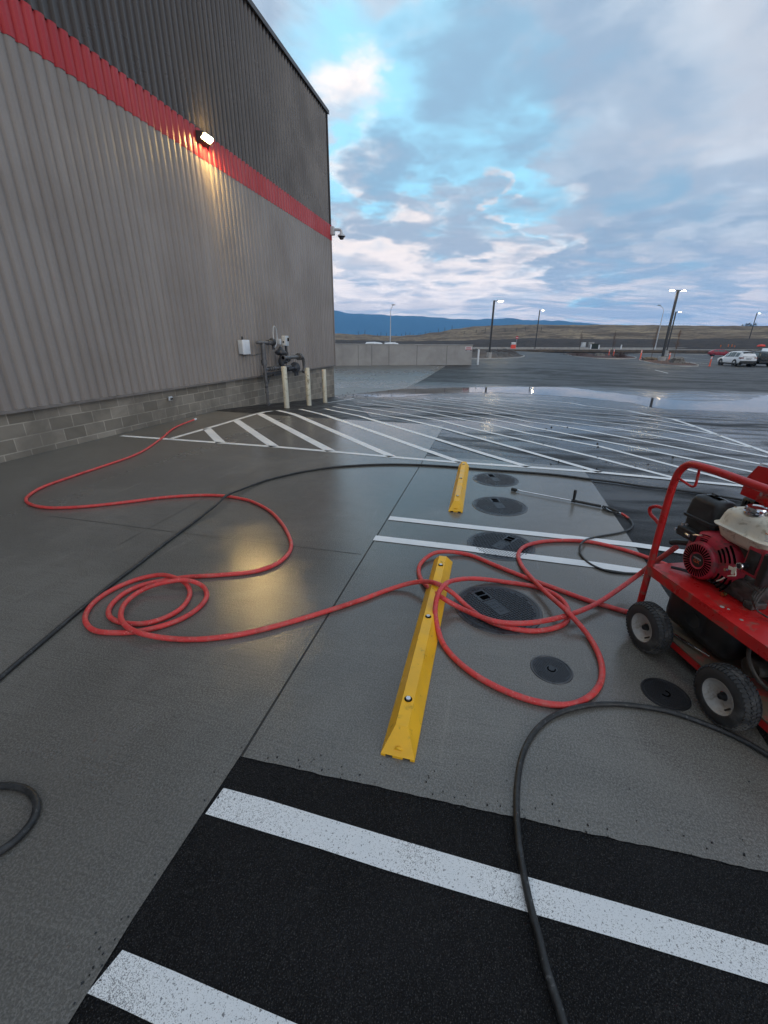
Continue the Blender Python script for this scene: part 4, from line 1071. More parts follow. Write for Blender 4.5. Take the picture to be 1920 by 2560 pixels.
# shroud: a drum with a domed front, slots in the face and in the flank
m1 = MB(); fc = Vector((-.032, EY, .555)); Ra = .150
outl = []
for k in range(48):
    th = 2*PI*k/48; x, z = math.cos(th)*Ra, math.sin(th)*Ra
    if x > 0 and z > -.1: x *= 1.32                       # swells towards the control side
    if z < -.103: z = -.103 - (abs(z)-.103)*.08
    outl.append((x, z))
lay = [(EY+.145, 1.02, 0), (EY+.075, 1.0, 0), (EY+.055, .985, 0), (EY+.030, .90, 0), (EY+.016, .76, 0), (EY+.012, .64, 0)]
vs = []
for y, k, _ in lay: vs += [(fc.x + u*k, y, fc.z + .02 + v*k) for u, v in outl]
n = len(outl); fs = [(i*n+j, i*n+(j+1) % n, (i+1)*n+(j+1) % n, (i+1)*n+j) for i in range(len(lay)-1) for j in range(n)]
fs.append(tuple(range((len(lay)-1)*n, len(lay)*n)))
m1.add(vs, fs, 0)
fa = fc + Vector((0, 0, .0))
m1.lathe(fa+Vector((0, .02, 0)), (0, -1, 0), [(0, .108), (.018, .107), (.028, .102), (.033, .094), (.034, .046), (.030, .042), (.029, 0)], 44)
for k in range(34):
    th = 2*PI*k/34; R_ = Matrix.Rotation(-th, 3, 'Y')
    m1.box(fa+Vector((0, -.0138, 0)) + R_ @ Vector((.070, 0, 0)), (.042, .0030, .0068), 1, rot=R_)
for base_th, r0 in ((.62, .112), (-.42, .112)):            # two groups of curved vents
    for q in range(4):
        rr = r0 + .017*q
        for sgm in range(7):
            th = base_th + (sgm-3)*.075; kx = 1.32 if q > 0 else 1.2
            rx_ = rr*1.13; x = math.cos(th)*rx_; z = math.sin(th)*rx_
            yy = EY + .010 + .020*(q/3.0)**1.5 + .003
            R_ = Matrix.Rotation(-th, 3, 'Y')
            m1.box(fc+Vector((x, yy-EY-.002, z+.005)), (.0060, .008, rr*.088), 1, rot=R_)
for q in range(4):
    for sgm in range(5):
        th = 1.75 + (sgm-2)*.085; rr = .108+.010*q; R_ = Matrix.Rotation(-th, 3, 'Y')
        m1.box(fc+Vector((math.cos(th)*rr, .012+.004*q, math.sin(th)*rr+.006)), (.004, .008, rr*.07), 1, rot=R_)
m1.cyl(fc+Vector((.155, .030, .028)), fc+Vector((.155, .004, .028)), .0085, n=10, m=2)
m1.build('recoil_cover', [M['engine_red'], M['hole'], M['steel']], eng, smooth=40)
m1 = MB(); m1.lathe(fa+Vector((0, -.0092, 0)), (0, -1, 0), [(0, .039), (.0035, .038), (.0045, .030), (.0045, 0)], 30)
emb = m1.build('emblem', M['black'], eng)
def text_mesh(body, size, ext):
    cu = bpy.data.curves.new('lettering', 'FONT'); cu.body = body; cu.size = size; cu.extrude = ext; cu.align_x = 'CENTER'; cu.align_y = 'CENTER'
    o = bpy.data.objects.new('lettering', cu); COL.objects.link(o); bpy.context.view_layer.update()
    me = bpy.data.meshes.new_from_object(o.evaluated_get(bpy.context.evaluated_depsgraph_get()))
    bpy.data.objects.remove(o); bpy.data.curves.remove(cu); return me
def text_to(mb, body, size, origin, ux, uz, m):
    me = text_mesh(body, size, .0004)
    ux, uz = Vector(ux), Vector(uz); nn = ux.cross(uz)
    mb.add([Vector(origin)+ux*v.co.x+uz*v.co.y+nn*v.co.z for v in me.vertices], [tuple(p.vertices) for p in me.polygons], m)
m1 = MB(); oo = fa+Vector((0, -.0145, .012))
text_to(m1, 'HONDA', .0135, oo, (1, 0, 0), (0, 0, 1), 1)
text_to(m1, 'GX', .028, oo+Vector((0, 0, -.018)), (1, 0, 0), (0, 0, 1), 0)
m1.build('lettering', [M['orange_txt'], M['pale_txt']], eng, smooth=0)
# fuel tank: two pressed halves with a seam flange
m1 = MB()
x0, x1, y0_, y1_ = -.035, .285, EY-.005, EY+.235
def rrect(x0, x1, y0, y1, r, z, n=6):
    out = []
    for cx_, cy_, a0 in ((x1-r, y1-r, 0), (x0+r, y1-r, PI/2), (x0+r, y0+r, PI), (x1-r, y0+r, 1.5*PI)):
        for k in range(n+1):
            a = a0+PI/2*k/n; out.append((cx_+r*math.cos(a), cy_+r*math.sin(a), z))
    return out
def stack(mb, rings, m=0):
    n = len(rings[0]); vs = [p for r in rings for p in r]
    fs = [(i*n+j, i*n+(j+1) % n, (i+1)*n+(j+1) % n, (i+1)*n+j) for i in range(len(rings)-1) for j in range(n)]
    fs += [tuple(range(n-1, -1, -1)), tuple(range((len(rings)-1)*n, len(rings)*n))]
    mb.add(vs, fs, m)
sm = .795
ins = lambda d, z, r=.045: rrect(x0+d, x1-d, y0_+d, y1_-d, max(r, .008), z)
stack(m1, [ins(.075, sm-.085, .03), ins(.055, sm-.083, .035), ins(.030, sm-.060, .04), ins(.014, sm-.012), ins(.010, sm-.003), ins(-.004, sm-.002, .055), ins(-.005, sm+.003, .055), ins(.006, sm+.0045), ins(.012, sm+.012), ins(.020, sm+.058), ins(.027, sm+.080), ins(.040, sm+.094), ins(.060, sm+.101, .035), ins(.085, sm+.104, .03)])
m1.build('fuel_tank', M['tank'], eng, smooth=50)
m1 = MB(); cp = Vector((.118, EY+.075, sm+.100))
m1.lathe(cp, (0, 0, 1), [(0, .052), (.010, .052), (.012, .045), (.014, .047), (.030, .0475), (.036, .044), (.037, .036), (.033, .033), (.033, 0)], 28)
for k in range(12):
    th = 2*PI*k/12; m1.box(cp+Vector((.0475*math.cos(th), .0475*math.sin(th), .021)), (.004, .012, .014), rot=Matrix.Rotation(th, 3, 'Z'))
m1.build('fuel_cap', M['chrome'], eng)
m1 = MB()
for k, (w_, h_) in enumerate(((.052, .004), (.040, .0035), (.046, .0035), (.030, .0035), (.042, .0035))):
    m1.box((.262, EY+.0135+.0004*k, sm+.052-.0085*k), (w_*.7, .0015, h_), 0 if k == 0 else 1)
m1.build('warning_label', [M['warn'], M['grey_box']], eng, smooth=0)
m1 = MB()
for k in range(9): m1.box((.012+.0075*k, EY+.062+.0012*k, sm+.0975), (.0045, .010+.003*(k % 3), .0012), rot=Matrix.Rotation(.2, 3, 'Z'))
m1.build('worn_label', M['brass'], eng, smooth=0)
m1 = MB()                                           # air cleaner
AX0, AX1, AY0, AY1 = -.275, -.045, EY+.035, EY+.205
def insA(d, z, r=.035, dz=0): return rrect(AX0+d, AX1-d, AY0+d, AY1-d, max(r, .008), z)
stack(m1, [insA(.030, .635), insA(.016, .645), insA(.014, .735), insA(.000, .742), insA(.000, .756), insA(.008, .760), insA(.016, .845), insA(.026, .868), insA(.045, .876), insA(.07, .878)])
m1.cyl((-.165, EY+.12, .876), (-.165, EY+.12, .892), .010, n=8); m1.box((-.165, EY+.12, .893), (.052, .014, .009), bev=.003); m1.box((-.165, EY+.12, .889), (.014, .04, .009), bev=.003)
m1.box((-.17, EY+.02, .66), (.13, .05, .06), bev=.012)
m1.build('air_cleaner', M['black'], eng, smooth=50)
for p, q, r_ in (((-.20, EY+.005, .705), (-.20, EY-.006, .705), .009), ((-.175, EY+.005, .712), (-.175, EY-.006, .712), .006), ((-.24, EY+.01, .655), (-.24, EY-.004, .655), .008), ((-.14, EY+.0, .665), (-.06, EY-.0, .695), .0045), ((-.16, EY+.0, .66), (-.13, EY-.006, .66), .008)):
    MB().cyl(p, q, r_, n=10).build('carburettor_bolt', M['steel'], eng)
m1 = MB()                                           # muffler guard with slots
m1.box((.05, EY+.34, .835), (.36, .20, .13), bev=.025)
for k in range(15): m1.box((-.09+.017*k, EY+.2395, .872), (.006, .003, .022), 1, rot=Matrix.Rotation(.12, 3, 'Y'))
for k in range(9): m1.box((-.05+.017*k, EY+.30, .9003), (.006, .09, .0012), 1)
m1.build('muffler_guard', [M['black'], M['hole']], eng)
m1 = MB()                                           # control box
m1.box((.235, EY+.075, .685), (.095, .12, .155), 0, bev=.012); m1.box((.232, EY+.0125, .685), (.060, .006, .115), 1, bev=.002)
m1.box((.300, EY+.065, .675), (.04, .13, .17), 1, bev=.01)
m1.cyl((.212, EY+.010, .655), (.212, EY-.028, .655), .0155, n=16, m=1); m1.lathe((.212, EY-.020, .655), (0, -1, 0), [(0, .017), (.004, .0185), (.009, .017), (.010, .013)], 18, m=2)
m1.build('control_box', [M['engine_red'], M['black'], M['chrome']], eng)
m1 = MB()
m1.prism([(-.004, .0), (.004, .002), (.010, -.012), (.004, -.040), (-.008, -.044), (-.014, -.02)], -.0012, .0012, lambda u, v, w: (.198+u, EY-.030+w, .640+v))
m1.prism([(-.012, 0), (.012, .002), (.016, -.014), (-.010, -.018)], -.0012, .0012, lambda u, v, w: (.180+u, EY-.034+w, .634+v))
m1.tube(catmull([(.205, EY-.03, .625), (.215, EY-.032, .602), (.195, EY-.032, .590), (.178, EY-.03, .578)], .008), .0032, 6)
m1.build('key', M['tank'], eng)
MB().tube(catmull([(.14, EY-.002, .545), (.128, EY-.006, .525), (.108, EY-.006, .505)], .01), .0032, 6).build('cable_tie', M['tank'], eng)
m1 = MB(); m1.box((-.080, EY+.028, .655), (.020, .004, .062), rot=Matrix.Rotation(.25, 3, 'Y')); m1.build('side_label', M['label'], eng, smooth=0)
for x, y, r_ in ((.24, .20, .011), (.262, .215, .007), (.35, .20, .009)):
    MB().lathe((x, y, PZ_+.0004), (0, 0, 1), [(0, r_), (.0008, r_*.8), (.0009, 0)], 9).build('paint_chip', M['rim'], cart)

# ------------------------------------------------------------------ retaining wall and what stands about it
WA, WB_ = G(822, 914.5), G(1178, 912.5)
wd = (WB_-WA).normalized(); wn = Vector((-wd.y, wd.x, 0)).normalized()
WA2 = WA - wd*8.0
top_z = (EYE + ray(1000, 861.8)*(((WA+WB_)*.5).y/ray(1000, 861.8).y)).z
Lw = (WB_-WA2).length
ret = thing('retaining_wall', 'long low grey concrete wall beyond the puddles, with a small red sign at its right end', 'wall', WA2, math.atan2(wd.y, wd.x))
zb = min(WA.z, WB_.z)-.4 - WA2.z
m1 = MB(); m1.box((Lw/2, .15, (top_z-WA2.z+zb)/2), (Lw, .30, top_z-WA2.z-zb)); m1.build('wall_body', M['wallc'], ret, smooth=0)
m1 = MB(); m1.box((Lw/2, .15, top_z-WA2.z+.025), (Lw+.06, .38, .055), bev=.01); m1.build('coping', M['kerb'], ret, smooth=0)
m1 = MB()
for x in (896, 930, 973, 1044, 1120):
    P = G(x, 914); d = (P-WA2).dot(wd); m1.box((d, -.003, (top_z-WA2.z)/2-.1), (.025, .008, top_z-WA2.z+.1))
m1.build('panel_joint', M['joint'], ret, smooth=0)
def on_ret(x, y):
    r = ray(x, y); k = (WA-EYE).dot(wn)/r.dot(wn); return EYE+r*k
A, B = on_ret(1163.5, 866.5), on_ret(1179, 878.8)
sgn = thing('wall_sign', 'small white and red notice fixed to the right end of the concrete wall', 'sign', (A+B)*.5 - wn*.02, math.atan2(wd.y, wd.x))
sw, sh = (B-A).dot(wd), A.z-B.z
m1 = MB(); m1.box((0, 0, 0), (sw, .012, sh)); m1.build('board', M['sign_white'], sgn, smooth=0)
m1 = MB(); m1.box((0, -.008, .36*sh), (sw*.8, .003, sh*.10)); m1.box((0, -.008, .18*sh), (sw*.8, .003, sh*.13)); m1.box((0, -.008, -.085*sh), (sw*.94, .003, sh*.14)); m1.box((0, -.008, -.33*sh), (sw*.94, .003, sh*.24), 1)
m1.box((0, -.0105, -.33*sh), (sw*.6, .002, sh*.08), 2); m1.build('lettering_band', [M['sign_red'], M['sign_dark'], M['sign_white']], sgn, smooth=0)
P = G(1194, 911.8)
o = MB().lathe((0, 0, -.1), (0, 0, 1), [(0, .085), (1.40, .085), (1.44, .075), (1.45, 0)], 16).build('guard_post', M['white'], loc=P); tag(o, 'white pipe post at the right end of the concrete wall', 'post')
m1 = MB(); m1.box((0, 0, .22), (.45, .06, .02)); 

# ------------------------------------------------------------------ planted islands
def island(name, pts, label, soil, mound, kh=.14, seed=0):
    P = px(*pts); c = sum(P, Vector())/len(P)
    C = catmull(P + [P[0]], .4)[:-1]; n = len(C)
    root = thing(name, label, 'planting island', (c.x, c.y, H(*st(c))))
    def ins_(d): return [p + (c-p).normalized()*d for p in C]
    I = ins_(.18); zz = lambda p, k: H(*st(p)) + k - root.location.z
    vs = [Vector((p.x-c.x, p.y-c.y, zz(p, -.05))) for p in C] + [Vector((p.x-c.x, p.y-c.y, zz(p, kh))) for p in ins_(.02)] + [Vector((p.x-c.x, p.y-c.y, zz(p, kh))) for p in I] + [Vector((p.x-c.x, p.y-c.y, zz(p, -.05))) for p in I]
    m1 = MB(); m1.add(vs, [(i*n+j, i*n+(j+1) % n, (i+1)*n+(j+1) % n, (i+1)*n+j) for i in range(3) for j in range(n)]); m1.build('kerb_ring', M['kerb'], root)
    m1 = MB(); R = 9; vs = []
    for i in range(R+1):
        k = 1-i/R
        for j, p in enumerate(I):
            q = c + (p-c)*k
            w = mn.fractal(Vector((q.x*.9, q.y*.9, seed)), 1.0, 2.0, 5); w1 = mn.noise(Vector((q.x*.35, q.y*.35, seed+5)))
            z = kh-.04 + (mound*(.55+.9*w1+.5*w)*_sm(0, .35, 1-k) if mound else 0) + .03*w
            vs.append(Vector((q.x-c.x, q.y-c.y, zz(q, max(z, kh-.06)))))
    m1.add(vs, [(i*n+j, i*n+(j+1) % n, (i+1)*n+(j+1) % n, (i+1)*n+j) for i in range(R) for j in range(n)]); m1.build('soil_bed', soil, root, smooth=60)
    return root
island('planting_island', [(1150, 889), (1176, 897.5), (1240, 898), (1290, 895.5), (1311, 892), (1305, 888.6), (1280, 885.8), (1220, 884), (1160, 884)], 'kerbed island of dark wet soil heaps right of the concrete wall', M['dirt'], .75, seed=2)
island('planting_island', [(1412, 886), (1440, 892), (1490, 896.5), (1545, 898), (1585, 897), (1580, 892), (1540, 888.5), (1470, 885.5), (1425, 884)], 'kerbed mulch island with brush and a pale boulder, left of the double lamp', M['mulch'], .25, seed=4)
island('planting_island', [(1597, 902), (1625, 909), (1665, 914.5), (1705, 917), (1740, 917), (1738, 912), (1700, 906), (1650, 900), (1610, 898.5)], 'kerbed red-brown mulch island under the tall double-headed lamp', M['mulch'], .22, seed=6)
island('planting_island', [(1272, 874), (1310, 877.5), (1350, 880.2), (1400, 881.5), (1470, 882.3), (1600, 884), (1760, 886), (1770, 881.5), (1600, 877.5), (1400, 875), (1290, 872.5)], 'long far kerbed bed of dark soil behind the red sign and lamps', M['dirt'], .12, seed=8)
def rock(x0, x1, yb, hgt, mt, label, seed, depth=.8):
    A, B = G(x0, yb), G(x1, yb); c = (A+B)*.5; w = (B-A).length
    bm = bmesh.new(); bmesh.ops.create_icosphere(bm, subdivisions=4, radius=1)
    for v in bm.verts:
        p = v.co.normalized(); 
        q = Vector([math.copysign(abs(k)**.55, k) for k in p])
        k = 1 + .22*mn.noise(p*1.4+Vector((seed, 0, 0))) + .09*mn.fractal(p*3+Vector((seed, 1, 0)), 1, 2, 4)
        v.co = Vector((q.x*w/2*k, q.y*w/2*depth*k, max(q.z*k, -.6)*hgt*.55+hgt*.33))
    me = bpy.data.meshes.new('boulder'); bm.to_mesh(me); bm.free(); me.materials.append(mt); me.shade_smooth(); me.set_sharp_from_angle(angle=rad(28))
    o = bpy.data.objects.new('boulder', me); COL.objects.link(o); o.location = (c.x, c.y, H(*st(c))+.10); o.rotation_euler = (0, 0, -.35)
    return tag(o, label, 'boulder', 'boulders on the islands')
rock(1609, 1636, 903, .52, M['brown_boulder'], 'brown boulder at the left end of the double lamp island', 1)
rock(1679, 1704, 911, .80, M['boulder'], 'flat-topped grey boulder at the right end of the double lamp island', 7)
rock(1490, 1506, 894, .75, M['boulder'], 'pale boulder in the middle of the brush-covered mulch island', 12)
def twigs(mb, rnd, base, hgt, spread, n, r, lean=.5, sub=4, m=0):
    for i in range(n):
        a = rnd.uniform(0, 2*PI); q = rnd.random()**.5*spread
        b = base + Vector((math.cos(a)*q, math.sin(a)*q, 0)); L = hgt*rnd.uniform(.55, 1)
        d = Vector((math.cos(a)*lean*rnd.random(), math.sin(a)*lean*rnd.random(), 1)).normalized()
        t = b + d*L; mb.tube([b, b+d*L*.5+Vector((rnd.gauss(0, .03), rnd.gauss(0, .03), 0)), t], [r, r*.7, r*.3], 4, m)
        for k in range(sub):
            u = rnd.uniform(.3, .95); p = b+d*L*u; e = Vector((rnd.gauss(0, 1), rnd.gauss(0, 1), rnd.uniform(.2, 1.0))).normalized()*L*rnd.uniform(.12, .30)
            mb.tube([p, p+e], [r*.5, r*.25], 3, m)
def shrub(x0, x1, yb, hgt, label, seed):
    rnd = random.Random(seed); A, B = G(x0, yb), G(x1, yb); c = (A+B)*.5; w = (B-A).length
    mb = MB()
    for k in range(16):
        u = rnd.random(); p = Vector(((u-.5)*w, rnd.uniform(-.8, .8), .05)); twigs(mb, rnd, p, hgt*(1-.35*abs(u-.5)*2), w*.10, 9, .012, .9, 6)
    o = mb.build('bare_shrub', M['shrub'], smooth=0, loc=(c.x, c.y, H(*st(c))+.08)); o.rotation_euler = (0, 0, -.3)
    return tag(o, label, 'shrub', 'leafless shrubs on the islands')
shrub(1445, 1492, 892, .85, 'leafless brush on the mulch island left of its pale boulder', 3)
shrub(1536, 1562, 895, 1.15, 'dense leafless bush at the right end of the brush-covered mulch island', 5)
shrub(1344, 1368, 880, 1.15, 'rounded leafless bush beside the foot of the third black lamp', 9)
shrub(1418, 1446, 888, .35, 'low sparse brush at the left tip of the brush-covered mulch island', 13)
def sapling(xb, yb, xt, yt, label, seed, z_off=.1):
    rnd = random.Random(seed); P = G(xb, yb); r = ray(xt, yt); T_ = EYE + r*(P.y/r.y); hh = max(T_.z-P.z, 1.5)
    root = thing('sapling', label, 'tree', (P.x, P.y, P.z+.05), 0, 'bare saplings on the islands')
    mb = MB(); mb.tube([(0, 0, 0), (.02, .0, hh*.4), (-.02, .02, hh*.75), (.01, 0, hh)], [.05, .04, .022, .008], 7); mb.build('trunk', M['bark'], root)
    mb = MB()
    for k in range(46):
        u = rnd.uniform(.32, .98); a = rnd.uniform(0, 2*PI); L = hh*.30*(1.12-u)*rnd.uniform(.6, 1.2)
        p = Vector((0, 0, hh*u)); d = Vector((math.cos(a)*.55, math.sin(a)*.55, 1)).normalized(); e = p+d*L
        mb.tube([p, p+d*L*.5+Vector((0, 0, .03)), e], [.013, .009, .004], 4)
        for q in range(6):
            g = p+d*L*rnd.uniform(.3, 1); f = Vector((rnd.gauss(0, .6), rnd.gauss(0, .6), rnd.uniform(.3, 1))).normalized()*L*rnd.uniform(.2, .45); mb.tube([g, g+f], [.006, .003], 3)
    mb.build('crown', M['twig'], root, smooth=0); return root
sapling(1446, 887, 1449, 826, 'bare sapling at the left of the brush-covered mulch island', 1)
sapling(1527, 893, 1536, 827, 'bare sapling between the two orange posts on the mulch island', 2)
sapling(1627, 899, 1641, 815, 'reddish bare sapling behind the brown boulder under the double lamp', 3)
sapling(1683, 902, 1704, 822, 'bare sapling behind the flat grey boulder under the double lamp', 4)

# ------------------------------------------------------------------ lamp posts
def lamp_post(xb, yb, ybase_top, xt, yt, label, heads, bw=.62, group='black parking lot lamp posts'):
    P = G(xb, yb); r = ray(xt, yt); k = P.y/r.y; T_ = EYE+r*k; top = T_.z-P.z
    r2 = ray(xb, ybase_top); bt = (EYE+r2*(P.y/r2.y)).z-P.z
    root = thing('lamp_post', label, 'lamp post', P, 0, group)
    m1 = MB(); m1.lathe((0, 0, -.1), (0, 0, 1), [(0, bw/2), (bt+.08, bw/2), (bt+.10, bw/2-.02), (bt+.1, 0)], 20); m1.build('concrete_base', M['kerb'], root)
    m1 = MB(); m1.box((0, 0, bt+.02), (.34, .34, .05)); hw_ = .10 if bw < .9 else .125; m1.prism([(-hw_, -hw_), (hw_, -hw_), (hw_, hw_), (-hw_, hw_)], bt, top, lambda u, v, w: (u, v, w)); m1.build('pole', M['lampblack'], root, smooth=0)
    for a in heads:
        d = Vector((math.cos(a), math.sin(a), 0)); R_ = Matrix.Rotation(a, 3, 'Z')
        m1 = MB(); m1.box(d*.30+Vector((0, 0, top-.06)), (.50, .08, .08), rot=R_); m1.box(d*.78+Vector((0, 0, top-.02)), (.60, .42, .09), rot=R_, bev=.02)
        hd = m1.build('lamp_head', M['lampblack'], root, smooth=0)
        m1 = MB(); m1.box(d*.80+Vector((0, 0, top-.075)), (.50, .36, .03), rot=R_); m1.build('led_panel', M['led_lot'], hd, smooth=0)
    return root, P, top
LP = []
LP.append(lamp_post(1222, 897, 881, 1236, 751, 'black lamp post on a square grey base in the soil island near the concrete wall', [.15]))
LP.append(lamp_post(1336, 879.5, 872, 1349.5, 775, 'black lamp post right of the red no entry sign', [.15], .5))
LP.append(lamp_post(1653, 905, 892, 1694.5, 725, 'tall black lamp post with two lit heads over the mulch island', [.05, PI+.05], .95))
LP.append(lamp_post(1664, 889.5, 876, 1692, 779, 'shorter single-headed lamp post standing just behind the tall double-headed lamp', [.1], .85))
LP.append(lamp_post(1863, 880, 866.5, 1891.5, 783, 'far right black lamp post rising behind the parked cars', [.1], .8))
def street_light(xb, yb, D, xt, yt, arm, label):
    r = ray(xb, yb); P = EYE+r*(D/r.y); r2 = ray(xt, yt); top = (EYE+r2*(D/r2.y)).z-P.z
    root = thing('street_light', label, 'street light', P, 0, 'pale unlit street lights by the road')
    m1 = MB(); m1.tube([(0, 0, -.6), (0, 0, top*.5), (0, 0, top)], [.15, .12, .07], 10); m1.build('pole', M['galv'], root)
    m1 = MB(); e = Vector(arm); m1.tube(catmull([(0, 0, top-.05), (e.x*.4, e.y*.4, top+e.z*.55), (e.x, e.y, top+e.z)], .2), .045, 7); m1.build('arm', M['galv'], root)
    m1 = MB(); m1.box((e.x*1.08, e.y*1.08, top+e.z), (.75, .34, .16), bev=.05); m1.build('lantern', M['pipe_dark'], root)
street_light(975.5, 869, 112, 976.5, 777, (.55, -2.2, 1.1), 'slender pale street light beyond the concrete wall')
street_light(1638, 869.5, 128, 1658, 775, (-1.9, -.8, 1.1), 'slender pale street light left of the double-headed lamp')

# ------------------------------------------------------------------ signs, barrier, posts
P = G(1289, 875.5); kk = P.y/ray(1289, 875).y
def zat(x, y, P): r = ray(x, y); return (EYE+r*(P.y/r.y)).z-P.z
ne = thing('road_sign', 'round red no entry sign on a thin post beside the orange barrier', 'sign', P, 0)
zs = zat(1292, 844, P); m1 = MB(); m1.cyl((0, 0, -.1), (0.0, 0, zs+.2), .035, n=8); m1.build('post', M['galv'], ne)
m1 = MB(); m1.cyl((0, -.05, zs), (0, -.075, zs), .44, n=28); m1.build('sign_face', M['sign_red'], ne)
m1 = MB(); m1.box((0, -.08, zs), (.62, .012, .14)); m1.build('white_bar', M['sign_white'], ne, smooth=0)
P = G(1282, 875.5); w = (EYE+ray(1288, 870)*(P.y/ray(1288, 870).y)-EYE-ray(1275, 870)*(P.y/ray(1275, 870).y)).length
ba = thing('barrier', 'orange traffic barrier with a white top band beside the red sign', 'barrier', P, .1)
hb = zat(1282, 861.5, P); m1 = MB(); m1.prism([(-w*.56, 0), (w*.56, 0), (w*.46, hb*.22), (w*.42, hb), (-w*.42, hb), (-w*.46, hb*.22)], -.3, .3, lambda u, v, w_: (u, w_, v)); m1.box((0, -.305, hb*.45), (w*.5, .02, hb*.22)); m1.build('body', M['orange_red'], ba, smooth=0)
m1 = MB(); m1.box((0, 0, hb+.10), (w*.86, .62, .12), bev=.03); m1.box((0, 0, hb+.45), (w*.86, .20, .34), bev=.03); m1.cyl((-w*.3, 0, hb+.1), (-w*.3, 0, hb+.4), .04); m1.cyl((w*.3, 0, hb+.1), (w*.3, 0, hb+.4), .04); m1.build('top_band', M['white'], ba)
def delineator(x, yb, yt, label, hh=None):
    P = G(x, yb); hh = hh or zat(x, yt, P)
    r_ = hh*.055
    m1 = MB(); root = thing('delineator_post', label, 'marker post', P, 0, 'orange marker posts')
    m1.lathe((0, 0, 0), (0, 0, 1), [(0, r_*2.6), (.04, r_*2.5), (.06, r_*1.2), (hh*.96, r_), (hh, r_*.7), (hh, 0)], 12); m1.build('post', M['orange'], root)
    m1 = MB(); m1.cyl((0, 0, hh*.74), (0, 0, hh*.82), r_*1.12, n=12); m1.cyl((0, 0, hh*.87), (0, 0, hh*.94), r_*1.12, n=12); m1.build('reflective_band', M['white'], root)
delineator(1521, 892.5, 873, 'left orange marker post of a close pair on the mulch island')
delineator(1532.5, 893, 873, 'right orange marker post of a close pair on the mulch island')
delineator(1600, 898.5, 875, 'lone orange marker post at the left tip of the double lamp island')
delineator(1671, 904, 881.5, 'orange marker post right beside the base of the double lamp')
delineator(1773.5, 915.5, 890.6, 'orange marker post on open asphalt left of the white estate car')
for i, (x, y0, y1) in enumerate(((1801, 868, 862.5), (1820, 867, 860.5), (1829, 867, 861), (1836, 868, 864))):
    r = ray(x, y0); P = EYE+r*(118/r.y); hh = zat(x, y1, P)
    o = MB().box((0, 0, hh/2), (.16, .16, hh), bev=.03).build('orange_stake', M['warn'], loc=P); tag(o, 'small orange stake in the soil behind the red car', 'stake', 'orange stakes behind the red car')
for x, yb, yt, lab in ((1202, 893.5, 882, 'left raw wooden stake in the soil island'), (1207.5, 893.5, 882, 'right raw wooden stake in the soil island')):
    P = G(x, yb); hh = zat(x, yt, P); o = MB().box((0, 0, hh/2), (.09, .05, hh)).build('wooden_stake', M['wood'], smooth=0, loc=P); tag(o, lab, 'stake')
def site_box(x0, x1, y0, y1, D, mt, label, name='utility_cabinet'):
    r = ray((x0+x1)/2, y1); P = EYE+r*(D/r.y); a = EYE+ray(x0, y1)*(D/ray(x0, y1).y); b_ = EYE+ray(x1, y1)*(D/ray(x1, y1).y); w = (b_-a).length; hh = zat((x0+x1)/2, y0, P)
    root = thing(name, label, 'cabinet', P, -.1)
    m1 = MB(); m1.box((0, 0, hh/2-.3), (w, w*.7, hh+.6), bev=.05); m1.build('body', mt, root); m1 = MB(); m1.box((0, 0, hh+.03), (w*1.06, w*.76, .1), bev=.03); m1.build('lid', mt, root)
site_box(1453, 1463, 856.5, 862.5, 132, M['grey_box'], 'small pale utility cabinet in the field left of the green one')
site_box(1472, 1483, 856, 864, 132, M['kerb'], 'grey utility cabinet standing just behind the dark green transformer')
site_box(1479, 1496, 860, 867, 130, M['fir'], 'dark green transformer box in the field between two pale posts', 'transformer_box')
for x, lab in ((1476.5, 'pale post left of the dark green transformer box'), (1497, 'pale post right of the dark green transformer box'), (1552.5, 'pale thin post by the road edge behind the dense leafless bush')):
    r = ray(x, 870); P = EYE+r*(128/r.y); o = MB().cyl((0, 0, -.5), (0, 0, zat(x, 861 if x < 1490 else 862, P)), .16, n=10).build('marker_post', M['white'], loc=P); tag(o, lab, 'post')
# fence posts along the hill
post0 = None
FP = [(896, 838), (912, 839), (944, 839), (952, 840), (966, 839), (975, 840), (990, 841), (1004, 841), (1014, 839), (1025, 838), (1033, 836), (1047, 835), (1052, 834), (1063, 833), (1075, 831), (1096, 829), (1112, 827), (1130, 825), (1160, 834), (1190, 836), (1212, 836), (1228, 833), (1262, 834), (1290, 835), (1312, 834), (1352, 833)]
for i, (x, y) in enumerate(FP):
    r = ray(x, y); D = 395 if i < 18 else 330; P = EYE + r*(D/math.hypot(r.x, r.y)); a = math.atan2(P.x, P.y); P.z = ter_z(a, D)-.3
    if post0 is None:
        m1 = MB(); m1.tube([(0, 0, 0), (.05, 0, 1.5), (0, .05, 3.0)], [.20, .17, .15], 6); o = post0 = m1.build('fence_post', M['bark'])
    else: o = post0.copy(); COL.objects.link(o)
    o.location = P; o.rotation_euler = (random.gauss(0, .05), random.gauss(0, .05), random.uniform(0, 6)); k = random.uniform(.6, 1.15); o.scale = (1, 1, k)
    tag(o, 'thin dark fence post on the brown hillside', 'fence post', 'fence posts on the hill')
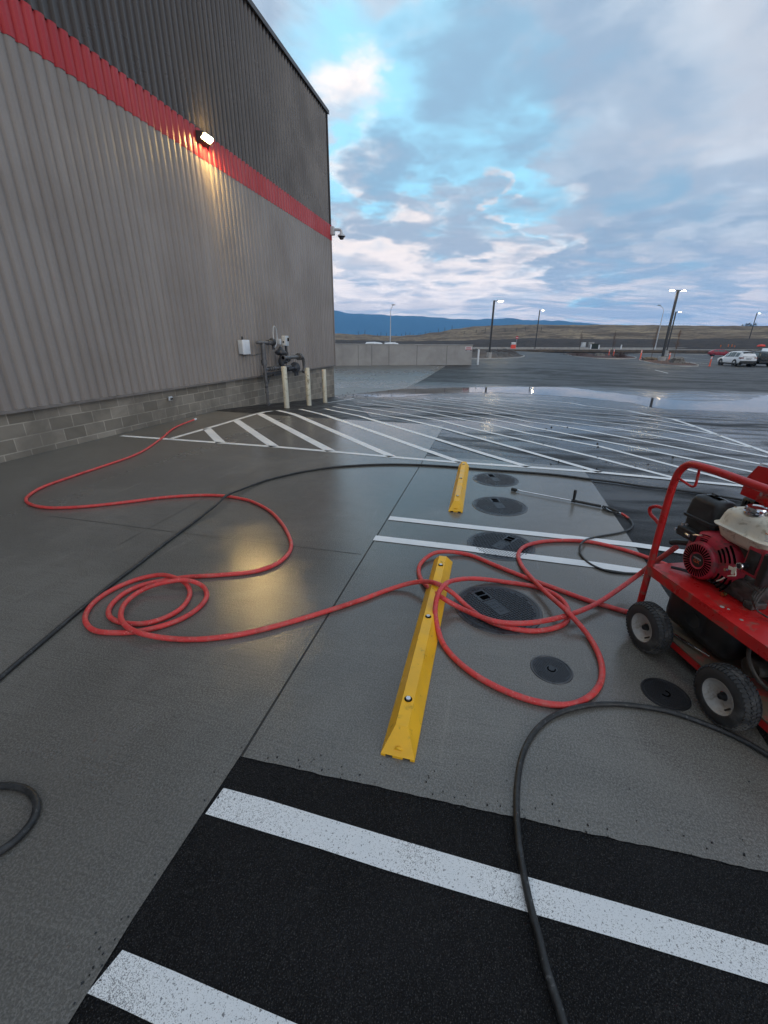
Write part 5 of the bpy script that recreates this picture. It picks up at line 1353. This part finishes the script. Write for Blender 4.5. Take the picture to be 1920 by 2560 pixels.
for i, (x, y, w) in enumerate(((1856, 815.5, 1.0), (1865, 815, 1.5), (1872, 815, 1.7), (1877, 815, 1.2), (1887, 815.5, 1.6))):
    r = ray(x, y); D = 436; P = EYE + r*(D/math.hypot(r.x, r.y)); P.z = ter_z(math.atan2(P.x, P.y), D)-.4; rnd = random.Random(40+i)
    root = thing('pine_tree', 'small dark evergreen in the clump on the hill crest at right', 'tree', P, 0, 'evergreens on the hill crest')
    m1 = MB(); m1.cyl((0, 0, 0), (0, 0, 2.2*w), .16, .06, 7); m1.build('trunk', M['bark'], root)
    m1 = MB()
    for k in range(130):
        u = rnd.random()**.8; a = rnd.uniform(0, 2*PI); q = (1-u)*1.25*w*rnd.uniform(.4, 1)+.1; w_ = w*.75; c = Vector((math.cos(a)*q, math.sin(a)*q, .3+u*1.6*w)); d = Vector((math.cos(a), math.sin(a), -.25))*.38*w; e = Vector((-math.sin(a), math.cos(a), .2))*.2*w
        m1.add([c-e, c+e, c+d], [(0, 1, 2)])
    m1.build('crown', M['fir'], root, smooth=0)

# ------------------------------------------------------------------ vehicles
def car(name, label, P, rz, st_, body, L, W, clad=None, glass='glass', kindcat='car', wheel_r=.34, ladder=False):
    """st_: stations (x from the tail, z bottom, z belt, z roof, half width at belt, half width at roof)"""
    root = thing(name, label, kindcat, P, rz)
    m1 = MB(); rows = []
    for x, zb, zl, zr, wb, wr in st_:
        rows.append([(x, -wb*.94, zb), (x, -wb, zb+.12), (x, -wb, (zb+zl)/2+.05), (x, -wb*.97, zl), (x, -wr, zr-.05), (x, -wr*.85, zr), (x, 0, zr+.02), (x, wr*.85, zr), (x, wr, zr-.05), (x, wb*.97, zl), (x, wb, (zb+zl)/2+.05), (x, wb, zb+.12), (x, wb*.94, zb)])
    n = len(rows[0]); vs = [p for r in rows for p in r]
    fs = [(i*n+j, i*n+j+1, (i+1)*n+j+1, (i+1)*n+j) for i in range(len(rows)-1) for j in range(n-1)] + [(i*n, (i+1)*n, (i+1)*n+n-1, i*n+n-1) for i in range(len(rows)-1)]
    fs += [tuple(range(n)), tuple(range((len(rows)-1)*n, len(rows)*n))]
    m1.add(vs, fs); b_ = m1.build('body', M[body], root, smooth=32)
    def sec(x):
        for a, c in zip(st_, st_[1:]):
            if a[0] <= x <= c[0]:
                u = (x-a[0])/(c[0]-a[0]+1e-9); return [a[k]+(c[k]-a[k])*u for k in range(6)]
        return list(st_[-1])
    return root, sec
def side_glass(root, sec, spans, mt, name='side_window'):
    for xa, xb, lo_, hi_ in spans:
        for sg in (-1, 1):
            m1 = MB(); N_ = 5; top = []; bot = []
            for i in range(N_+1):
                x = xa+(xb-xa)*i/N_; s = sec(x); f = lambda k: Vector((x, sg*(s[4]*.97+(s[5]-s[4]*.97)*k+.012), s[2]+(s[3]-.05-s[2])*k))
                bot.append(f(lo_)); top.append(f(hi_ if 0 < i < N_ else hi_-.02))
            vs = bot+top; m1.add(vs, [(i, i+1, N_+2+i, N_+1+i) for i in range(N_)]); m1.build(name, mt, root, smooth=0)
def car_wheels(root, xs, W, r, name='wheel'):
    for x in xs:
        for sg in (-1, 1):
            m1 = MB(); m1.lathe((x, sg*(W/2-.10), r), (0, sg, 0), [(-.11, r*.62), (-.11, r*.93), (-.07, r), (.07, r), (.11, r*.93), (.105, r*.66)], 26)
            t = m1.build(name, M['black'], root, smooth=40)
            m1 = MB(); m1.lathe((x, sg*(W/2-.10), r), (0, sg, 0), [(.06, r*.66), (.10, r*.64), (.085, r*.5), (.085, 0)], 22, m=1)
            for k in range(5):
                R_ = Matrix.Rotation(2*PI*k/5, 3, 'Y'); m1.box(Vector((x, sg*(W/2-.015), r))+R_ @ Vector((r*.33, 0, 0)), (r*.55, .03, r*.16), 0, rot=R_)
            m1.build('rim', [M['alloy'], M['hole']], t, smooth=40)
# white estate car, tail towards us
A, B = G(1834, 915.5), G(1800, 914)                   # left rear and left front wheel on the ground
vw = Vector((A.x, A.y, 0)).normalized(); hd = Matrix.Rotation(rad(30), 3, 'Z') @ vw; rzc = math.atan2(hd.y, hd.x)
est = [(0, .62, .93, .98, .82, .80), (.04, .42, .96, 1.05, .88, .78), (.12, .36, .98, 1.34, .90, .70), (.42, .34, 1.0, 1.60, .915, .64), (.95, .26, 1.0, 1.66, .92, .64), (1.7, .24, .99, 1.68, .92, .65), (2.4, .24, .98, 1.66, .92, .65), (2.95, .24, .97, 1.56, .92, .63), (3.45, .24, .96, 1.20, .92, .70), (3.75, .26, .95, 1.02, .91, .74), (4.3, .30, .86, .95, .88, .70), (4.66, .36, .76, .86, .80, .60), (4.80, .45, .66, .72, .66, .48)]
zE = A.z
tail = A - hd*.95 + Vector((hd.y, -hd.x, 0))*.84
root, sec = car('estate_car', 'white estate car with dark wheel arches parked rear towards us, nearest of the cars', Vector((tail.x, tail.y, zE)), rzc, est, 'car_white', 4.8, 1.84)
side_glass(root, sec, [(.55, 1.20, .10, .84), (1.30, 2.15, .08, .90), (2.22, 3.25, .08, .88)], M['glass_clear'])
m1 = MB(); m1.add([(.055, -.70, 1.03), (.055, .70, 1.03), (.30, .58, 1.50), (.30, -.58, 1.50)], [(0, 1, 2, 3)]); m1.v = [v+Vector((-.03, 0, .02)) for v in m1.v]; m1.build('rear_window', M['glass'], root, smooth=0)
m1 = MB(); m1.add([(3.46, -.62, 1.18), (3.46, .62, 1.18), (2.94, .56, 1.52), (2.94, -.56, 1.52)], [(0, 1, 2, 3)]); m1.v = [v+Vector((.02, 0, .04)) for v in m1.v]; m1.build('windscreen', M['glass'], root, smooth=0)
m1 = MB(); m1.box((.36, 0, 1.62), (.34, 1.18, .035), bev=.012); m1.build('spoiler', M['black'], root)
for sg in (-1, 1):
    m1 = MB(); m1.box((.08, sg*.70, .93), (.16, .36, .17), bev=.03); m1.box((.20, sg*.87, .95), (.30, .09, .13), bev=.02); m1.build('tail_lamp', M['tail'], root)
    m1 = MB(); m1.tube(catmull([(.6, sg*.60, 1.67), (.75, sg*.62, 1.74), (2.3, sg*.62, 1.75), (2.6, sg*.60, 1.66)], .1), .022, 6); m1.build('roof_rail', M['black'], root)
m1 = MB(); m1.box((.10, 0, .50), (.26, 1.74, .30), bev=.06); m1.box((.06, 0, .36), (.2, 1.3, .10), bev=.03)
for x in (.95, 3.70):
    for sg in (-1, 1): m1.lathe((x, sg*.70, .36), (0, sg, 0), [(.0, .44), (.228, .44), (.232, .34), (.2, .34)], 26)
for sg in (-1, 1): m1.box((2.3, sg*.90, .30), (2.1, .06, .16), bev=.02)
m1.build('cladding', M['cladding'], root)
m1 = MB(); m1.box((-.01, 0, .82), (.03, .52, .14), bev=.01); m1.build('number_plate', M['plate'], root)
m1 = MB(); m1.box((-.005, 0, .94), (.05, .7, .03)); m1.build('tailgate_handle', M['cladding'], root)
car_wheels(root, (.95, 3.70), 1.84, .36)
# dark car right behind it
sed = [(0, .40, .86, .93, .80, .70), (.10, .32, .90, 1.02, .88, .72), (.35, .26, .95, 1.30, .90, .66), (.8, .24, .96, 1.52, .90, .62), (1.6, .22, .95, 1.57, .90, .62), (2.4, .22, .94, 1.52, .90, .62), (3.1, .22, .93, 1.10, .90, .70), (3.5, .24, .92, .98, .88, .70), (4.1, .28, .84, .90, .84, .64), (4.4, .36, .70, .76, .72, .5)]
side = Vector((hd.y, -hd.x, 0))
P2_ = tail + side*2.75 + hd*1.2
root, sec = car('dark_car', 'black car parked close behind the white estate car, mostly hidden by it', Vector((P2_.x, P2_.y, H(*st(P2_)))), rzc, [(x, a, b, c+.12, d, e) for x, a, b, c, d, e in sed], 'car_black', 4.4, 1.8)
side_glass(root, sec, [(.55, 1.45, .10, .86), (1.55, 2.85, .08, .86)], M['glass_clear']); car_wheels(root, (.85, 3.5), 1.8, .35)
m1 = MB(); m1.box((-.02, .0, .75), (.20, 1.5, .16), bev=.05); m1.build('rear_bumper', M['cladding'], root)
# red hatchback, front to the right
A, B = G(1783, 889.5), G(1799, 890.3); hd2 = (B-A).normalized(); A = G(1783, 890.5)
hat = [(0, .42, .84, .90, .78, .70), (.12, .34, .88, .98, .84, .70), (.75, .26, .92, 1.28, .86, .60), (1.3, .24, .92, 1.40, .86, .58), (2.1, .22, .91, 1.42, .86, .58), (2.6, .22, .90, 1.32, .86, .60), (3.2, .24, .88, .98, .86, .70), (3.8, .28, .82, .88, .82, .66), (4.15, .36, .70, .76, .72, .52)]
d1 = Vector((.93, -.36, 0)).normalized()
root, sec = car('red_car', 'small dark red hatchback parked left of the other cars', A - d1*.8 + Vector((d1.y, -d1.x, 0))*-.8, math.atan2(d1.y, d1.x), hat, 'car_red', 4.15, 1.72)
side_glass(root, sec, [(.75, 1.5, .12, .86), (1.6, 2.75, .08, .88)], M['glass_clear'])
m1 = MB(); m1.add([(3.18, -.66, .98), (3.18, .66, .98), (2.58, .54, 1.32), (2.58, -.54, 1.32)], [(0, 1, 2, 3)]); m1.v = [v+Vector((.02, 0, .04)) for v in m1.v]; m1.build('windscreen', M['glass'], root, smooth=0)
for sg in (-1, 1): m1 = MB(); m1.box((4.02, sg*.55, .68), (.14, .30, .14), bev=.03); m1.build('headlight', M['white'], root)
car_wheels(root, (.8, 3.3), 1.72, .30)
# white pickup at the frame edge and the orange heap in its bed
P = G(1903, 901); pk = [(0, .50, 1.05, 1.08, .92, .90), (1.9, .45, 1.08, 1.12, .95, .92), (1.95, .42, 1.10, 1.60, .95, .74), (2.3, .40, 1.10, 1.84, .95, .70), (3.2, .40, 1.08, 1.86, .95, .70), (3.75, .40, 1.06, 1.62, .95, .72), (4.15, .42, 1.05, 1.14, .95, .84), (5.0, .48, 1.0, 1.06, .93, .82), (5.4, .55, .90, .95, .88, .76), (5.45, .6, .8, .84, .84, .72)]
dp = Vector((-.62, -.78, 0)).normalized()
root, sec = car('pickup_truck', 'white pickup truck at the right edge beyond the white estate car', P - dp*4.4 + Vector((1.2, .8, 0)), math.atan2(dp.y, dp.x), pk, 'car_white', 5.45, 1.9, kindcat='truck')
side_glass(root, sec, [(2.2, 2.9, .10, .86), (3.0, 3.75, .08, .86)], M['glass_clear']); car_wheels(root, (.95, 4.55), 1.92, .38)
m1 = MB(); m1.box((5.45, 0, .82), (.06, 1.3, .28)); m1.build('grille', M['cladding'], root, smooth=0)
for sg in (-1, 1): m1 = MB(); m1.box((5.36, sg*.75, .90), (.16, .28, .2), bev=.03); m1.build('headlight', M['white'], root)
m1 = MB(); m1.box((5.52, 0, .55), (.16, 1.9, .22), bev=.04); m1.build('bumper', M['chrome'], root)
r = ray(1903, 866); P = EYE + r*(74/r.y)
bm = bmesh.new(); bmesh.ops.create_icosphere(bm, subdivisions=3, radius=1)
for v in bm.verts:
    k = 1+.18*mn.fractal(v.co*2.2, 1, 2, 4); v.co = Vector((v.co.x*.62*k, v.co.y*.4*k, max(v.co.z, -.35)*.26*k+.05))
me = bpy.data.meshes.new('orange_tarp'); bm.to_mesh(me); bm.free(); me.materials.append(M['orange_red']); me.shade_smooth()
o = bpy.data.objects.new('orange_tarp', me); COL.objects.link(o); o.location = P; tag(o, 'bright orange-red bundle above the white pickup truck', 'tarp')
# roofs of two vehicles behind the wall
def over_wall(x0, x1, yt, D): 
    a = EYE+ray(x0, 858)*(D/ray(x0, 858).y); b_ = EYE+ray(x1, 858)*(D/ray(x1, 858).y); r = ray((x0+x1)/2, yt); return a, b_, (EYE+r*(D/r.y)).z
a, b_, zt = over_wall(909, 960, 855, 62)
Lv = (b_-a).length; van = [(0, .4, 1.02, 1.06, .86, .74), (.12, .34, 1.05, 1.55, .90, .72), (.4, .30, 1.05, 1.86, .90, .70), (1.6, .28, 1.05, 1.90, .90, .70), (2.4, .28, 1.04, 1.80, .90, .68), (3.2, .28, 1.03, 1.20, .90, .72), (3.9, .32, .95, 1.02, .86, .66), (4.2, .40, .8, .86, .76, .55)]
k = zt-1.90
root, sec = car('white_van', 'white van with dark side windows, only its roof showing over the concrete wall', Vector((a.x, a.y, k)), math.atan2((b_-a).y, (b_-a).x), van, 'car_white', 4.2, 1.8, kindcat='van')
side_glass(root, sec, [(.35, 1.45, .25, .82), (1.65, 2.75, .22, .82)], M['glass']); car_wheels(root, (.85, 3.3), 1.8, .33)
a, b_, zt = over_wall(961, 992, 856.5, 64)
root, sec = car('white_car', 'white car roof with a rack peeping over the concrete wall below the street light', Vector((a.x-.6, a.y, zt-1.58)), math.atan2((b_-a).y, (b_-a).x), sed, 'car_white', 4.4, 1.8)
side_glass(root, sec, [(.55, 1.45, .25, .86), (1.55, 2.75, .22, .86)], M['glass']); car_wheels(root, (.85, 3.5), 1.8, .33)
m1 = MB()
for y in (-.5, .5): m1.box((1.4, y, 1.62), (1.6, .05, .05))
for x in (.8, 1.4, 2.0): m1.box((x, 0, 1.655), (.05, 1.1, .03))
m1.build('roof_rack', M['white'], root, smooth=0)

# ------------------------------------------------------------------ small litter on the pavement
rnd = random.Random(3); mb = MB()
for i in range(122):
    if i < 60 and i % 2 or 60 <= i < 110 and i % 2: continue
    if i < 60: P = G(rnd.uniform(850, 960), rnd.gauss(986, 4))
    elif i < 110: P = G(rnd.uniform(1330, 1720), rnd.uniform(1060, 1180))
    else: P = G(rnd.uniform(900, 1900), rnd.uniform(1880, 2060))
    s = rnd.uniform(.006, .015) if i < 110 else rnd.uniform(.002, .004)
    if i < 60: s *= 1.8
    R_ = Matrix.Rotation(rnd.uniform(0, 3), 3, Vector((rnd.random(), rnd.random(), 1)).normalized())
    mb.box(P+Vector((0, 0, s*.3)), (s*2, s*1.3, s), rot=R_)
for L_, sp in ((front_r, 60), (front_l, 22)):
    for i in range(sp):
        k = rnd.randrange(len(L_)-1); P = L_[k] + (L_[k+1]-L_[k])*rnd.random(); P = Vector((P.x, P.y, .002)) + jd*rnd.gauss(.025, .035) + jn*rnd.gauss(-.012 if L_ is front_l else 0, .025)
        s = rnd.uniform(.0015, .0036); R_ = Matrix.Rotation(rnd.uniform(0, 3), 3, Vector((rnd.random(), rnd.random(), 1)).normalized()); mb.box(P, (s*2, s*1.4, s*1.2), rot=R_)
o = mb.build('grit', M['lampblack'], smooth=0); tag(o, kind='stuff')

# ------------------------------------------------------------------ sky and light
SUN_EL, SUN_AZ = rad(16), rad(150)          # azimuth measured from +Y towards +X: low, behind us to the right
w = bpy.data.worlds.new("World"); sc.world = w; w.use_nodes = True
N = NT_(w.node_tree); N.n.clear()
D_ir = N.vmath('NORMALIZE', N.coord('Generated'))
sep = N.new('ShaderNodeSeparateXYZ'); N.l.new(D_ir, sep.inputs[0])
EL = sep.outputs[2]
zc = N.math('ADD', N.math('MAXIMUM', EL, 0.0), .11)
cmb = N.new('ShaderNodeCombineXYZ'); N.put(cmb.inputs[0], N.math('DIVIDE', sep.outputs[0], zc)); N.put(cmb.inputs[1], N.math('DIVIDE', sep.outputs[1], zc))
cp_ = cmb.outputs[0]                          # where the line of sight meets the cloud layer
def layer(scale, off, detail=9, rough=.56, dist=.3, stretch=(1, 1, 1), rot=0.0):
    return N.noise(N.mapping(cp_, stretch, (0, 0, rot), off), scale, detail, rough, dist)
n1 = layer(1.25, (0, 0, 0)); n2 = layer(2.6, (7.3, 2.1, 0), 7, .52, .5); n3 = layer(.6, (3.3, 9.1, 4), 8, .6, .4)
def sky_dir(x, y): return ray(x, y).normalized()
wc1 = N.new('ShaderNodeTexNoise'); N.l.new(cp_, wc1.inputs['Vector']); wc1.inputs['Scale'].default_value = 1.5; wc1.inputs['Detail'].default_value = 8; wc1.inputs['Roughness'].default_value = .55
wv_ = N.vmath('MULTIPLY', N.vmath('SUBTRACT', wc1.outputs['Color'], (.5, .5, .5)), (.62, .62, .42))
D_w = N.vmath('NORMALIZE', N.vmath('ADD', D_ir, wv_))      # ragged cloud outlines
def blobs(L):
    acc = None
    for x, y, spread, amp in L:
        d = sky_dir(x, y); k = 1.0/(math.radians(spread)**2)
        e = N.math('EXPONENT', N.math('MULTIPLY', N.math('SUBTRACT', N.vmath('DOT_PRODUCT', D_w, tuple(d)), 1.0), k))
        e = N.math('MULTIPLY', e, amp)
        acc = e if acc is None else N.math('MAXIMUM', acc, e)
    return acc
def masked(L, rough, lo, hi, n=None):
    wv = N.math('SUBTRACT', n if n is not None else wob0, .5)
    return N.ramp(N.math('ADD', blobs(L), N.math('MULTIPLY', wv, rough)), lo, hi)
wob0 = N.math('ADD', N.math('MULTIPLY', n1, .4), N.math('MULTIPLY', n2, .6))
# broad overcast tone, then lit and shaded billows
c = N.mix(N.ramp(n3, .38, .60), (.295, .375, .465), (.50, .565, .635))
c = N.mix(N.ramp(n1, .47, .58, 0, .70), c, (.245, .325, .425))
c = N.mix(N.ramp(n2, .51, .60, 0, .55), c, (.53, .60, .675))
c = N.mix(N.math('MULTIPLY', masked([(1846, 230, 11, .9), (1910, 430, 9, .7), (1760, 330, 7, .5)], 3.0, .35, .80), .5), c, (.53, .515, .535))
c = N.mix(N.math('MULTIPLY', masked([(1500, 60, 14, .8), (1250, 60, 8, .5), (1300, 330, 7, .5), (1800, 690, 9, .6), (1640, 200, 9, .5)], 3.2, .35, .85), .50), c, (.47, .535, .60))
# lavender shelf of layered cloud near the horizon
low = N.ramp(EL, .27, .04)
c = N.mix(N.math('MULTIPLY', low, N.ramp(n1, .38, .55, .45, 1.0)), c, (.70, .62, .59))
st1 = layer(1.15, (1.7, 5.2, 2), 9, .60, .7, (.5, 1.5, 1), .18); st2 = layer(2.6, (4.4, .3, 7), 8, .6, .6, (.45, 1.4, 1), .10)
c = N.mix(N.math('MULTIPLY', N.ramp(st1, .48, .57), N.math('MULTIPLY', low, .85)), c, (.35, .40, .485))
c = N.mix(N.math('MULTIPLY', N.ramp(st2, .52, .60), N.math('MULTIPLY', low, .6)), c, (.275, .335, .44))
# gaps of clear blue, coloured by the physical sky as well
nis = N.new('ShaderNodeTexSky', sky_type='NISHITA'); nis.sun_disc = False; nis.sun_elevation = SUN_EL; nis.sun_rotation = SUN_AZ
nis_c = N.vmath('MULTIPLY', nis.outputs[0], (.07, .07, .07))
blue = N.mix(.75, nis_c, (.38, .80, 1.0))
gap = [(1056, 74, 6, .75), (925, 135, 6, .7), (1000, 200, 5, .75), (1030, 295, 6.5, 1.2), (955, 380, 6, 1.0), (1120, 350, 6.5, 1.2), (1090, 430, 5.5, 1.15), (1205, 500, 5, 1.1), (1105, 505, 5.0, 1.1), (1290, 535, 4, .85), (850, 462, 3.2, 1.0), (860, 50, 9, .6), (1330, 560, 4, .7), (1400, 400, 6, .5), (1480, 690, 5, .45), (1620, 560, 6, .45)]
c = N.mix(N.math('MULTIPLY', masked(gap, 2.2, .36, .76), .95), c, blue)
# cloud still catching the light
warm = [(881, 215, 4.2, 1.0), (890, 140, 3, .8), (905, 320, 3.6, .75), (890, 620, 5, 1.0), (985, 615, 5.5, 1.0), (1090, 640, 5.5, 1.0), (1230, 680, 5.5, .85), (950, 560, 3.5, .7), (1400, 610, 4, .65), (1300, 640, 5, .7), (1850, 690, 4, .5), (1178, 508, 1.6, .9), (1290, 563, 1.6, .9)]
c = N.mix(N.math('MULTIPLY', masked(warm, 2.3, .42, .92), .90), c, (.90, .785, .72))
# slate clouds that stand in front
dark = [(1130, 565, 4.2, 1.0), (1040, 560, 3.6, 1.0), (1235, 590, 3.6, .9), (985, 432, 4, 1.0), (880, 520, 3.2, .9), (1190, 150, 8, 1.0), (1330, 180, 9, 1.0), (1290, 230, 7, .9), (1450, 230, 9, .85), (1700, 520, 9, .75), (1560, 400, 8, .75), (1475, 642, 2.8, 1.0), (1390, 655, 2.4, 1.0), (1570, 622, 3.8, .95), (1340, 420, 6, .75), (1560, 500, 7, .75), (1840, 625, 4, .9), (1800, 460, 7, .7), (1000, 478, 2.4, .7), (1700, 590, 5, .7), (1560, 330, 7, .6)]
c = N.mix(N.math('MULTIPLY', masked(dark, 2.1, .40, 1.0), .82), c, (.22, .31, .42))
c = N.vmath('MULTIPLY', c, N.ramp(EL, .20, .02, 1.0, 1.42))      # the bright strip above the horizon
# behind us the evening cloud is a duller grey
c = N.mix(N.math('MULTIPLY', N.ramp(sep.outputs[1], .1, -.6), .55), c, (.50, .49, .48))
bg = N.new('ShaderNodeBackground'); N.l.new(c, bg.inputs[0]); bg.inputs[1].default_value = 1.0
out = N.new('ShaderNodeOutputWorld'); N.l.new(bg.outputs[0], out.inputs[0])
try:
    w.cycles.sampling_method = 'MANUAL'; w.cycles.sample_map_resolution = 512
except Exception: pass
sun = bpy.data.lights.new('sun', 'SUN'); sun.energy = .5; sun.angle = rad(35); sun.color = (1.0, .93, .86)
so = bpy.data.objects.new('sun', sun); COL.objects.link(so)
sd_ = Vector((math.sin(SUN_AZ)*math.cos(SUN_EL), math.cos(SUN_AZ)*math.cos(SUN_EL), math.sin(SUN_EL)))
so.rotation_euler = sd_.to_track_quat('Z', 'Y').to_euler()
# lit lamps
def spot(P, aim, energy, col, size, angle, blend=.6):
    l = bpy.data.lights.new('lamp_light', 'SPOT'); l.energy = energy; l.color = col; l.shadow_soft_size = size; l.spot_size = rad(angle); l.spot_blend = blend
    o = bpy.data.objects.new('lamp_light', l); COL.objects.link(o); o.location = P; o.rotation_euler = (Vector(P)-Vector(aim)).to_track_quat('Z', 'Y').to_euler()
PL = wpt(ls, .25, lz-.07)
spot(PL, wpt(ls, 1.0, 0), 9, (1.0, .72, .32), .10, 168, .35)
spot(wpt(ls, .24, lz-.03), wpt(ls-2.5, 5.0, 0), 65, (1.0, .72, .30), .075, 96, .5)
for root_, P, top in LP[:5]:
    for hd_ in ([1, -1] if root_ is LP[2][0] else [1]):
        Q = P+Vector((.8*hd_, .05, top-.13)); spot(Q, Q-Vector((0, 0, 5)), 420, (1.0, .84, .56), .2, 140, .5)
# air that tints the far mountains
m = bpy.data.materials.new('haze'); m.use_nodes = True; t = m.node_tree; t.nodes.clear()
vol = t.nodes.new('ShaderNodeVolumePrincipled'); vol.inputs['Color'].default_value = (.22, .56, 1.0, 1); vol.inputs['Density'].default_value = 1.5e-4; vol.inputs['Anisotropy'].default_value = 0
oo_ = t.nodes.new('ShaderNodeOutputMaterial'); t.links.new(vol.outputs[0], oo_.inputs['Volume'])
mb = MB(); mb.box((0, 0, 232), (14400, 14400, 484)); hz = mb.build('haze', m, smooth=0); hz['kind'] = 'stuff'
# ------------------------------------------------------------------ camera
cd = bpy.data.cameras.new('camera'); co = bpy.data.objects.new('camera', cd); COL.objects.link(co)
cd.sensor_fit = 'VERTICAL'; cd.sensor_height = 36; cd.sensor_width = 27; cd.lens = F_PX/2560*36
cd.clip_start = .05; cd.clip_end = 30000
Xv = Vector((1, 0, 0)); Uv = Vector((0, SP, CP)); Fv = Vector((0, CP, -SP))
rx_ = Xv*CR + Uv*SR; up_ = Xv*(-SR) + Uv*CR
co.matrix_world = Matrix(((rx_.x, up_.x, -Fv.x, EYE.x), (rx_.y, up_.y, -Fv.y, EYE.y), (rx_.z, up_.z, -Fv.z, EYE.z), (0, 0, 0, 1)))
sc.camera = co
sc.view_settings.view_transform = 'Standard'; sc.view_settings.look = 'None'; sc.view_settings.exposure = .60; sc.view_settings.gamma = 1
sc.cycles.use_denoising = True; sc.cycles.volume_bounces = 1; sc.cycles.max_bounces = 6; sc.cycles.volume_max_steps = 64
sc.cycles.sample_clamp_indirect = 6
